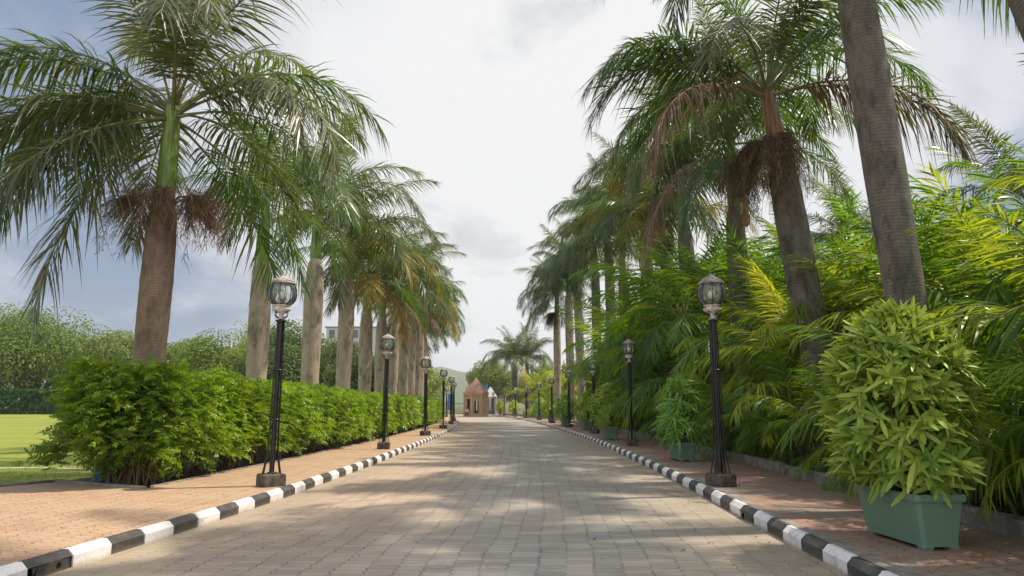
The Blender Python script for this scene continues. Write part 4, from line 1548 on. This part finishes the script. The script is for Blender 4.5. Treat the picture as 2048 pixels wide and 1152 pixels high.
gt = 'broadleaf trees beyond the lawn'
zf = .74
TT = [(-70, 82, 11.5, 8.0, 'tree_a', 'largest round bushy tree at the left edge beyond the lawn', 36000),
      (-55.8, 80, 11.6, 7.6, 'tree_a', 'dense domed bright green tree second from the left edge', 36000),
      (-56.8, 94, 10.4, 4.6, 'tree_a', 'small green tree tucked between the domed tree and the yellowish one', 11000),
      (-48.0, 82, 9.9, 4.2, 'tree_c', 'yellow green open crowned tree left of the nearest palm trunk', 14000),
      (-40.8, 86, 9.3, 4.4, 'tree_a', 'low green tree just right of the nearest palm trunk', 14000),
      (-34.6, 80, 9.3, 4.4, 'tree_a', 'rounded green tree midway between the first two palm trunks', 11000),
      (-31.6, 86, 9.6, 3.8, 'tree_a', 'yellow green tree just left of the second palm trunk', 14000),
      (-38.0, 100, 14.6, 4.2, 'tree_c', 'tall feathery sparse tree showing above the others left of the second trunk', 4200),
      (-25.6, 78, 11.0, 4.2, 'tree_b', 'dark green tree between the second and third palm trunks', 12000),
      (-21.6, 84, 9.6, 3.6, 'tree_b', 'dark green tree just right of the third palm trunk', 14000),
      (-23, 68, 6.5, 3.4, 'tree_b', 'low dark tree seen under the nearest left lamp lantern', 12000),
      (-14.5, 66, 6.6, 3.2, 'tree_b', 'low dark tree between the fourth and fifth palm trunks', 12000),
      (-12.3, 82, 8.3, 3.0, 'tree_a', 'bright green tree glimpsed behind the far palm trunks', 11000),
      (-13.0, 103, 7.5, 3.4, 'tree_c', 'pale yellow green tree left of the kiosk roof', 11000)]
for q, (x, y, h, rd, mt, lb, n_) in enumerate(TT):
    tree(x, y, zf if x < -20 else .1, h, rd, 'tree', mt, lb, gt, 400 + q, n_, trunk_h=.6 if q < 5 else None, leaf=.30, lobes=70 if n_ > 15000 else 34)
# beyond the kiosk and behind the right planting
gk = 'trees beyond the kiosk and behind the right planting'
for q, (x, y, h, rd, mt, lb, n_) in enumerate([
        (-4.0, 128, 10.2, 4.2, 'tree_c', 'pale grey green open tree rising right behind the kiosk roof', 11000),
        (.4, 126, 8.0, 3.5, 'tree_c', 'pale green tree between the kiosk and the free standing palms', 11000),
        (5.5, 118, 8.2, 4.2, 'tree_c', 'yellow green tree behind the free standing palms', 12000),
        (10.5, 92, 8.4, 4.5, 'tree_a', 'green tree behind the golden arecas', 12000),
        (13.5, 70, 8.6, 4.6, 'tree_b', 'dark tree deep behind the far right palm trunks', 12000),
        (15.5, 50, 8.2, 4.6, 'tree_a', 'green tree deep behind the second right lamp', 14000),
        (17.5, 36, 7.6, 4.4, 'tree_a', 'green tree behind the arecas left of the leaning palm', 11000),
        (19.0, 25, 6.6, 4.2, 'tree_a', 'bright tree glimpsed right of the leaning palm', 12000),
        (16.5, 15.5, 5.0, 3.4, 'tree_b', 'dark bushy tree behind the arecas at the right edge', 14000),
        (12.5, 8.5, 3.8, 2.8, 'tree_b', 'low dark bushy tree nearest the right edge behind the arecas', 12000)]):
    tree(x, y, .05, h, rd, 'tree', mt, lb, gk, 440 + q, n_, leaf=.34 if y > 30 else .2, lobes=26)


# clipped dark hedge under the far trees; clipped tan hedge on the far right
def box_hedge(name, x0, x1, y0, y1, z0, z1, mt, label, n_, leaf, seed):
    r = np.random.default_rng(seed)
    pts_, nn = [], []
    A_ = [((x1 - x0) * (z1 - z0), 0), ((x1 - x0) * (y1 - y0), 1), ((y1 - y0) * (z1 - z0), 2), ((y1 - y0) * (z1 - z0), 3), ((x1 - x0) * (z1 - z0), 4)]
    tot = sum(a for a, _ in A_)
    for a, k_ in A_:
        m_ = int(n_ * a / tot) + 1
        u, v = r.random(m_), r.random(m_)
        X_, Y__, Z_ = x0 + (x1 - x0) * u, y0 + (y1 - y0) * v, z0 + (z1 - z0) * v
        if k_ == 0:
            p, nv = np.stack([X_, np.full(m_, y0), Z_], -1), (0, -1, 0)
        elif k_ == 1:
            p, nv = np.stack([X_, Y__, np.full(m_, z1)], -1), (0, 0, 1)
        elif k_ == 2:
            p, nv = np.stack([np.full(m_, x0), y0 + (y1 - y0) * u, Z_], -1), (-1, 0, 0)
        elif k_ == 3:
            p, nv = np.stack([np.full(m_, x1), y0 + (y1 - y0) * u, Z_], -1), (1, 0, 0)
        else:
            p, nv = np.stack([X_, np.full(m_, y1), Z_], -1), (0, 1, 0)
        p = p - np.array(nv) * (r.random(m_) ** 2 * leaf * 1.2)[:, None] + r.normal(0, leaf * .15, (m_, 3))
        pts_.append(p)
        nn.append(np.tile(nv, (m_, 1)))
    p, nv = np.concatenate(pts_), np.concatenate(nn).astype(float)
    m_ = len(p)
    mb = MB().strips(p, np.cross(nv, r.normal(0, 1, (m_, 3))) + .4 * nv, leaf, leaf * .6, .2, nv + r.normal(0, .4, (m_, 3)), K=3, tint=r.random(m_), prof=([0, .5, 1], [.3, 1, .2]))
    o = mb.build(name, M[mt])
    return tag(o, label, 'hedge')


box_hedge('hedge', -75, -33, 70, 72.4, .5, 3.0, 'hedge_in', 'dark clipped hedge closing the far side of the lawn under the round trees', 16000, .42, 1)
box_hedge('hedge', 4.2, 5.4, 62, 74, .1, .95, 'tree_c', 'low tan clipped hedge beside the path under the far right palm trunks', 3500, .16, 2)
box_hedge('hedge', 1.6, 2.8, 80, 94, .1, .95, 'tree_c', 'low tan clipped hedge beside the path before the free standing palms', 3500, .18, 3)


# ------------------------------------------------------------------ stone kiosk at the end of the drive
def stone_mat(name, c1, c2):
    m_, t_, b = mat(name)
    co = t_.new('ShaderNodeTexCoord').outputs['Object']
    sp = t_.new('ShaderNodeSeparateXYZ')
    t_.link(co, sp.inputs[0])
    cb = t_.new('ShaderNodeCombineXYZ')
    t_.link(t_.m('ADD', sp.outputs[0], t_.m('MULTIPLY', sp.outputs[1], .7)), cb.inputs[0])
    t_.link(sp.outputs[2], cb.inputs[1])
    br = t_.new('ShaderNodeTexBrick')
    br.inputs['Scale'].default_value = 1
    br.inputs['Brick Width'].default_value = .45
    br.inputs['Row Height'].default_value = .22
    br.inputs['Mortar Size'].default_value = .008
    br.inputs['Color1'].default_value = (*c1, 1)
    br.inputs['Color2'].default_value = (*c2, 1)
    br.inputs['Mortar'].default_value = (*[x * .6 for x in c1], 1)
    t_.link(cb.outputs[0], br.inputs['Vector'])
    f = t_.noise(co, 2.5, 5, .6)
    t_.link(t_.mix(t_.m('MULTIPLY', t_.mapr(f, .4, .7), .4), br.outputs['Color'], tuple(x * .7 for x in c1)), b.inputs['Base Color'])
    b.inputs['Roughness'].default_value = .85
    return m_


M['sandstone'] = stone_mat('sandstone', (.46, .31, .17), (.56, .39, .22))
M['sandstone_trim'] = simple('sandstone_trim', (.52, .36, .20), .8, var=.15)


def roof_mat():
    m_, t_, b = mat('clay_tiles')
    co = t_.new('ShaderNodeTexCoord').outputs['Object']
    sp = t_.new('ShaderNodeSeparateXYZ')
    t_.link(co, sp.inputs[0])
    fr = t_.m('FRACT', t_.m('MULTIPLY', sp.outputs[2], 6.5))
    fx = t_.m('FRACT', t_.m('MULTIPLY', t_.m('ADD', sp.outputs[0], sp.outputs[1]), 5))
    l = t_.m('MULTIPLY', t_.mapr(fr, 0, .18), t_.mapr(fx, 0, .12, .7, 1))
    c = t_.mix(t_.noise(co, 3, 4), (.24, .125, .10), (.33, .18, .145))
    t_.link(t_.mix(l, (.2, .07, .05), c), b.inputs['Base Color'])
    b.inputs['Roughness'].default_value = .75
    return m_


M['clay'] = roof_mat()
M['ridge'] = simple('ridge_tiles', (.40, .28, .22), .8)
M['dark_in'] = simple('dark_wood', (.03, .022, .018), .7)
kx0, ky0 = W(951.5, 830, 99)[0], 99.0
kr = empty('gatehouse', (kx0, ky0, 0), 0, 'small octagonal sandstone kiosk with pink tiled pyramid roof at the end of the drive', 'kiosk')
RA = 1.72
ang0 = R(-90 + 22.5 + 6)
cor = [(RA * math.cos(ang0 + k_ * math.pi / 4), RA * math.sin(ang0 + k_ * math.pi / 4)) for k_ in range(8)]
wl = MB()
HT = 3.15
for k_ in range(8):
    (xa, ya), (xb, yb) = cor[k_], cor[(k_ + 1) % 8]
    L_ = math.hypot(xb - xa, yb - ya)
    rz = math.atan2(yb - ya, xb - xa)

    def wb(u0, u1, z0, z1, th=.18, off=0):
        um = (u0 + u1) / 2
        cx_, cy_ = xa + (xb - xa) * um / L_, ya + (yb - ya) * um / L_
        nx_, ny_ = math.sin(rz), -math.cos(rz)
        wl.box((cx_ + nx_ * (off - th / 2), cy_ + ny_ * (off - th / 2), (z0 + z1) / 2), (u1 - u0, th, z1 - z0), rz)
    if k_ in (7, 6, 3):
        a_, b_ = .36, L_ - .36
        zb, zt = (.45 if k_ == 7 else .75), (2.15 if k_ == 7 else 2.45)
        wb(0, a_, 0, HT)
        wb(b_, L_, 0, HT)
        wb(a_, b_, zt, HT)
        wb(a_, b_, 0, zb)
    else:
        wb(0, L_, 0, HT)
wl.build('wall', M['sandstone'], kr, smooth=False)
tm = MB()
for k_ in range(8):
    (xa, ya) = cor[k_]
    tm.box((xa * 1.0, ya * 1.0, HT / 2 + .01), (.26, .26, HT + .02), ang0 + k_ * math.pi / 4, bev=.02)
tm.build('corner_pillars', M['sandstone_trim'], kr, smooth=False)
for (z0, z1, rr0) in ((.0, .28, RA + .16), (HT - .16, HT + .05, RA + .2)):
    c_ = MB()
    ring = [(rr0 * math.cos(ang0 + k_ * math.pi / 4), rr0 * math.sin(ang0 + k_ * math.pi / 4)) for k_ in range(8)]
    ri = [((rr0 - .14) * math.cos(ang0 + k_ * math.pi / 4), (rr0 - .14) * math.sin(ang0 + k_ * math.pi / 4)) for k_ in range(8)]
    V = [(x, y, z0) for x, y in ring] + [(x, y, z1) for x, y in ring] + [(x, y, z1) for x, y in ri] + [(x, y, z0) for x, y in ri]
    f = []
    for lv in range(4):
        for b in range(8):
            n0, n1 = lv * 8, ((lv + 1) % 4) * 8
            f.append((n0 + b, n0 + (b + 1) % 8, n1 + (b + 1) % 8, n1 + b))
    c_.add(V, f)
    c_.build('plinth' if z0 == 0 else 'cornice', M['sandstone_trim'], kr, smooth=False)
rf = MB()
r1 = RA + .27
ring = [(r1 * math.cos(ang0 + k_ * math.pi / 4), r1 * math.sin(ang0 + k_ * math.pi / 4), HT + .06) for k_ in range(8)]
rf.add(ring + [(0, 0, HT + 2.2)], [(k_, (k_ + 1) % 8, 8) for k_ in range(8)] + [tuple(range(7, -1, -1))])
roof = rf.build('roof', M['clay'], kr, smooth=False)
rd = MB()
for k_ in range(8):
    rd.tube([ring[k_], (0, 0, HT + 2.22)], .05, 6)
rd.lathe([(.06, HT + 2.15), (.1, HT + 2.22), (.05, HT + 2.3), (.07, HT + 2.35), (.01, HT + 2.48)], 10)
rd.build('ridge', M['ridge'], roof)
(xa, ya), (xb, yb) = cor[7], cor[0]
MB().box(((xa * .64 + xb * .36) * .93, (ya * .64 + yb * .36) * .93, 1.3), (.30, .05, 1.7), math.atan2(yb - ya, xb - xa) + .5).build('door', M['dark_in'], kr, smooth=False)
MB().lathe([(0, .03), (RA * .8, .03), (RA * .8, .05), (0, .05)], 8).build('floor', M['concrete'], kr)


# ------------------------------------------------------------------ seated watchman
def person():
    root = empty('person', (kx0 - 1.15, ky0 - 2.35, 0), 0, 'seated person in a pale pink shirt and dark trousers on a chair by the kiosk', 'person')
    me = bpy.data.meshes.new('body')
    J = {'pel': (0, 0, .50), 'sp': (0, .02, .72), 'ch': (0, .03, .92), 'nk': (0, .0, 1.06), 'hd': (0, -.02, 1.14), 'ht': (0, -.01, 1.30),
         'sl': (-.19, .02, 1.0), 'el': (-.25, -.06, .74), 'wl': (-.14, -.30, .66), 'hl': (-.10, -.37, .63), 'sr': (.19, .02, 1.0), 'er': (.25, -.06, .74), 'wr': (.14, -.30, .66), 'hr': (.10, -.37, .63),
         'pl': (-.10, -.02, .49), 'kl': (-.13, -.45, .50), 'al': (-.13, -.46, .09), 'fl': (-.13, -.62, .04), 'pr': (.10, -.02, .49), 'kr': (.13, -.45, .50), 'ar': (.13, -.40, .09), 'fr': (.13, -.56, .04)}
    rad = {'pel': .15, 'sp': .14, 'ch': .155, 'nk': .055, 'hd': .085, 'ht': .075, 'sl': .065, 'el': .045, 'wl': .032, 'hl': .035, 'sr': .065, 'er': .045, 'wr': .032, 'hr': .035, 'pl': .095, 'kl': .065, 'al': .045, 'fl': .035, 'pr': .095, 'kr': .065, 'ar': .045, 'fr': .035}
    E_ = [('pel', 'sp'), ('sp', 'ch'), ('ch', 'nk'), ('nk', 'hd'), ('hd', 'ht'), ('ch', 'sl'), ('sl', 'el'), ('el', 'wl'), ('wl', 'hl'), ('ch', 'sr'), ('sr', 'er'), ('er', 'wr'), ('wr', 'hr'), ('pel', 'pl'), ('pl', 'kl'), ('kl', 'al'), ('al', 'fl'), ('pel', 'pr'), ('pr', 'kr'), ('kr', 'ar'), ('ar', 'fr')]
    K_ = list(J)
    me.from_pydata([J[k_] for k_ in K_], [(K_.index(a), K_.index(b)) for a, b in E_], [])
    o = bpy.data.objects.new('body', me)
    C.objects.link(o)
    o.parent = root
    o.modifiers.new('skin', 'SKIN')
    o.modifiers.new('sub', 'SUBSURF').render_levels = 2
    for k_, v in zip(K_, me.skin_vertices[0].data):
        v.radius = (rad[k_], rad[k_])
    me.skin_vertices[0].data[0].use_root = True
    m_, t_, b = mat('clothed_body')
    co = t_.new('ShaderNodeTexCoord').outputs['Object']
    sp = t_.new('ShaderNodeSeparateXYZ')
    t_.link(co, sp.inputs[0])
    shirt = t_.mapr(sp.outputs[2], .555, .56)
    skin = t_.mapr(sp.outputs[2], 1.05, 1.06)
    hand = t_.m('MULTIPLY', t_.mapr(sp.outputs[1], -.20, -.22), t_.mapr(sp.outputs[2], .57, .59))
    c = t_.mix(shirt, (.05, .05, .08), (.62, .42, .42))
    c = t_.mix(skin, c, (.20, .10, .06))
    c = t_.mix(hand, c, (.20, .10, .06))
    t_.link(c, b.inputs['Base Color'])
    me.materials.append(m_)
    hm = MB()
    hm.lathe([(.094, 1.21), (.096, 1.26), (.085, 1.31), (.05, 1.345), (.002, 1.36)], 14, c=(0, .0))
    hm.build('hair', simple('black_hair', (.012, .01, .01), .5), root)
    ch = empty('chair', (kx0 - 1.15, ky0 - 2.30, 0), 0, 'dark plastic chair under the seated person by the kiosk', 'chair')
    mm = simple('chair_plastic', (.05, .05, .09), .5)
    MB().box((0, 0, .36), (.46, .44, .04), bev=.01).build('seat', mm, ch)
    MB().box((0, .21, .64), (.44, .03, .5), bev=.01).build('backrest', mm, ch)
    for sx in (-.2, .2):
        for sy in (-.18, .18):
            MB().tube([(sx, sy, .34), (sx * 1.12, sy * 1.15, 0)], .018, 6).build('leg', mm, ch)


person()

# ------------------------------------------------------------------ far buildings, fence, hill
M['cream'] = simple('cream_render', (.62, .56, .47), .8, var=.1)
M['white_wall'] = simple('white_render', (.5, .5, .5), .8, var=.08)
M['pinkwall'] = simple('pink_render', (.55, .36, .27), .8, var=.12)
M['window'] = simple('window_dark', (.10, .12, .13), .2, var=.2)
M['teal'] = simple('teal_paint', (.08, .22, .20), .6)


def building(x0, x1, y0, depth, h, wmat, label, rows, cols, base=True, roof='flat', ww=.5, wh=.6, z0=0):
    root = empty('building', ((x0 + x1) / 2, y0, z0), 0, label, 'building')
    w_ = x1 - x0
    MB().box((0, depth / 2, h / 2), (w_, depth, h)).build('wall', M[wmat], root, smooth=False)
    MB().box((0, depth / 2, h + .12), (w_ + .5, depth + .5, .24)).build('roof', M['concrete'], root, smooth=False)
    for r_ in range(rows):
        for c_ in range(cols):
            cx_ = -w_ / 2 + (c_ + .5) * w_ / cols
            cz_ = (r_ + .55) * h / rows
            fw, fh = w_ / cols * ww, h / rows * wh
            wn = MB()
            wn.box((cx_, -.04, cz_ + fh / 2), (fw + .16, .10, .10)).box((cx_, -.05, cz_ - fh / 2), (fw + .24, .14, .10))
            wn.box((cx_ - fw / 2 - .03, -.03, cz_), (.10, .09, fh - .1)).box((cx_ + fw / 2 + .03, -.03, cz_), (.10, .09, fh - .1))
            wo = wn.build('window', M['white_wall'], root, smooth=False)
            MB().box((cx_, -.012, cz_), (fw - .04, .03, fh - .1)).build('pane', M['window'], wo, smooth=False)
    if base:
        MB().box((0, -.05, .35), (w_ + .06, .1, .7)).build('plinth', M['teal'], root, smooth=False)
    return root


building(-5.4, -3.1, 122, 4, 3.3, 'cream', 'cream single storey building with tall narrow windows right of the kiosk', 1, 3)
building(-3.0, -1.0, 119, 4, 2.9, 'pinkwall', 'small pink brown block behind the far potted bushes', 1, 1, base=False)
building(-41, -25.5, 150, 12, 18.5, 'white_wall', 'pale multi storey block glimpsed between the palm trunks on the left', 6, 6, base=False, z0=0)
# white canopy peak, blue banner on a pole
mb = MB()
px_ = W(981, 800, 116)[0]
mb.add([(px_ - 1.1, 115, 3.0), (px_ + 1.1, 115, 3.0), (px_ + 1.1, 117.2, 3.0), (px_ - 1.1, 117.2, 3.0), (px_, 116.1, 4.7)], [(0, 1, 4), (1, 2, 4), (2, 3, 4), (3, 0, 4), (3, 2, 1, 0)])
ro = empty('canopy', (0, 0, 0), 0, 'small white pointed canopy right of the kiosk roof', 'canopy')
mb.build('cover', M['white_wall'], ro, smooth=False)
for sx in (-1, 1):
    for sy in (115.1, 117.1):
        MB().tube([(px_ + sx, sy, 0), (px_ + sx, sy, 3.0)], .04, 6).build('post', M['white_wall'], ro)
for nm, (px, py, d, hh, ww_, bh, col, lb) in {'a': (974, 775, 112, 5.0, .7, 1.9, (.04, .14, .36), 'blue banner on a pole right of the kiosk roof'),
                                            'b': (906, 800, 96, 3.2, .7, 2.2, (.06, .17, .33), 'blue banner stand seen between the far left lamps')}.items():
    x_ = W(px, py, d)[0]
    ro = empty('banner', (x_, d, 0), 0, lb, 'banner')
    MB().tube([(0, 0, 0), (0, 0, hh)], .035, 6).build('pole', M['rim_white'], ro)
    MB().box((-ww_ / 2 - .03, 0, hh - bh / 2 - .1), (ww_, .03, bh)).build('cloth', simple('banner_blue_' + nm, col, .7), ro, smooth=False)
fr = empty('fence', (-14, 106, 0), 0, 'dark railing fence left of the kiosk', 'fence')
mb = MB()
for k_ in range(46):
    mb.box((k_ * .2 - 2, 0, 1.0), (.03, .03, 1.9))
mb.box((2.5, 0, .3), (9.2, .045, .06)).box((2.5, 0, 1.8), (9.2, .045, .06))
M['iron'] = simple('grey_iron', (.09, .11, .11), .6)
mb.build('railing', M['iron'], fr, smooth=False)
for k_ in range(4):
    MB().box((-2.1 + k_ * 3.07, .06, 1.1), (.16, .16, 2.2), bev=.01).build('post', M['iron'], fr, smooth=False)

mb = MB()
hx_ = np.linspace(-800, 800, 90)
hv = []
for k_, x in enumerate(hx_):
    top_ = 56 + 40 * math.exp(-((x + 140) / 110) ** 2) + 14 * math.sin(x * .007) + 6 * math.sin(x * .027 + 1) + 3 * math.sin(x * .07)
    hv.append([(x, 1150, -1), (x, 1250, top_ * .45), (x, 1400, top_ * .85), (x, 1500, top_), (x, 1700, top_ * .6)])
hv = np.array(hv)
n_ = 5
i = (np.arange(len(hx_) - 1) * n_)[:, None]
j = np.arange(n_ - 1)[None]
mb.add(hv, np.stack([i + j, i + n_ + j, i + n_ + j + 1, i + j + 1], -1).reshape(-1, 4))
tag(mb.build('hill', M['tree_b']), kind='structure')
print('objects', len(bpy.data.objects))

# ------------------------------------------------------------------ air
hz = MB().box((0, 930, 61), (1900, 2100, 124)).build('haze', [], smooth=False)
hm = bpy.data.materials.new('haze')
hm.use_nodes = True
ht = NT(hm.node_tree)
ht.n.clear()
ho = ht.new('ShaderNodeOutputMaterial')
hp = ht.new('ShaderNodeVolumePrincipled')
hp.inputs['Color'].default_value = (.86, .92, 1, 1)
hp.inputs['Density'].default_value = .0003
ht.link(hp.outputs[0], ho.inputs['Volume'])
hz.data.materials.append(hm)
tag(hz, 'thin pale haze in the air', 'haze', kind='stuff')
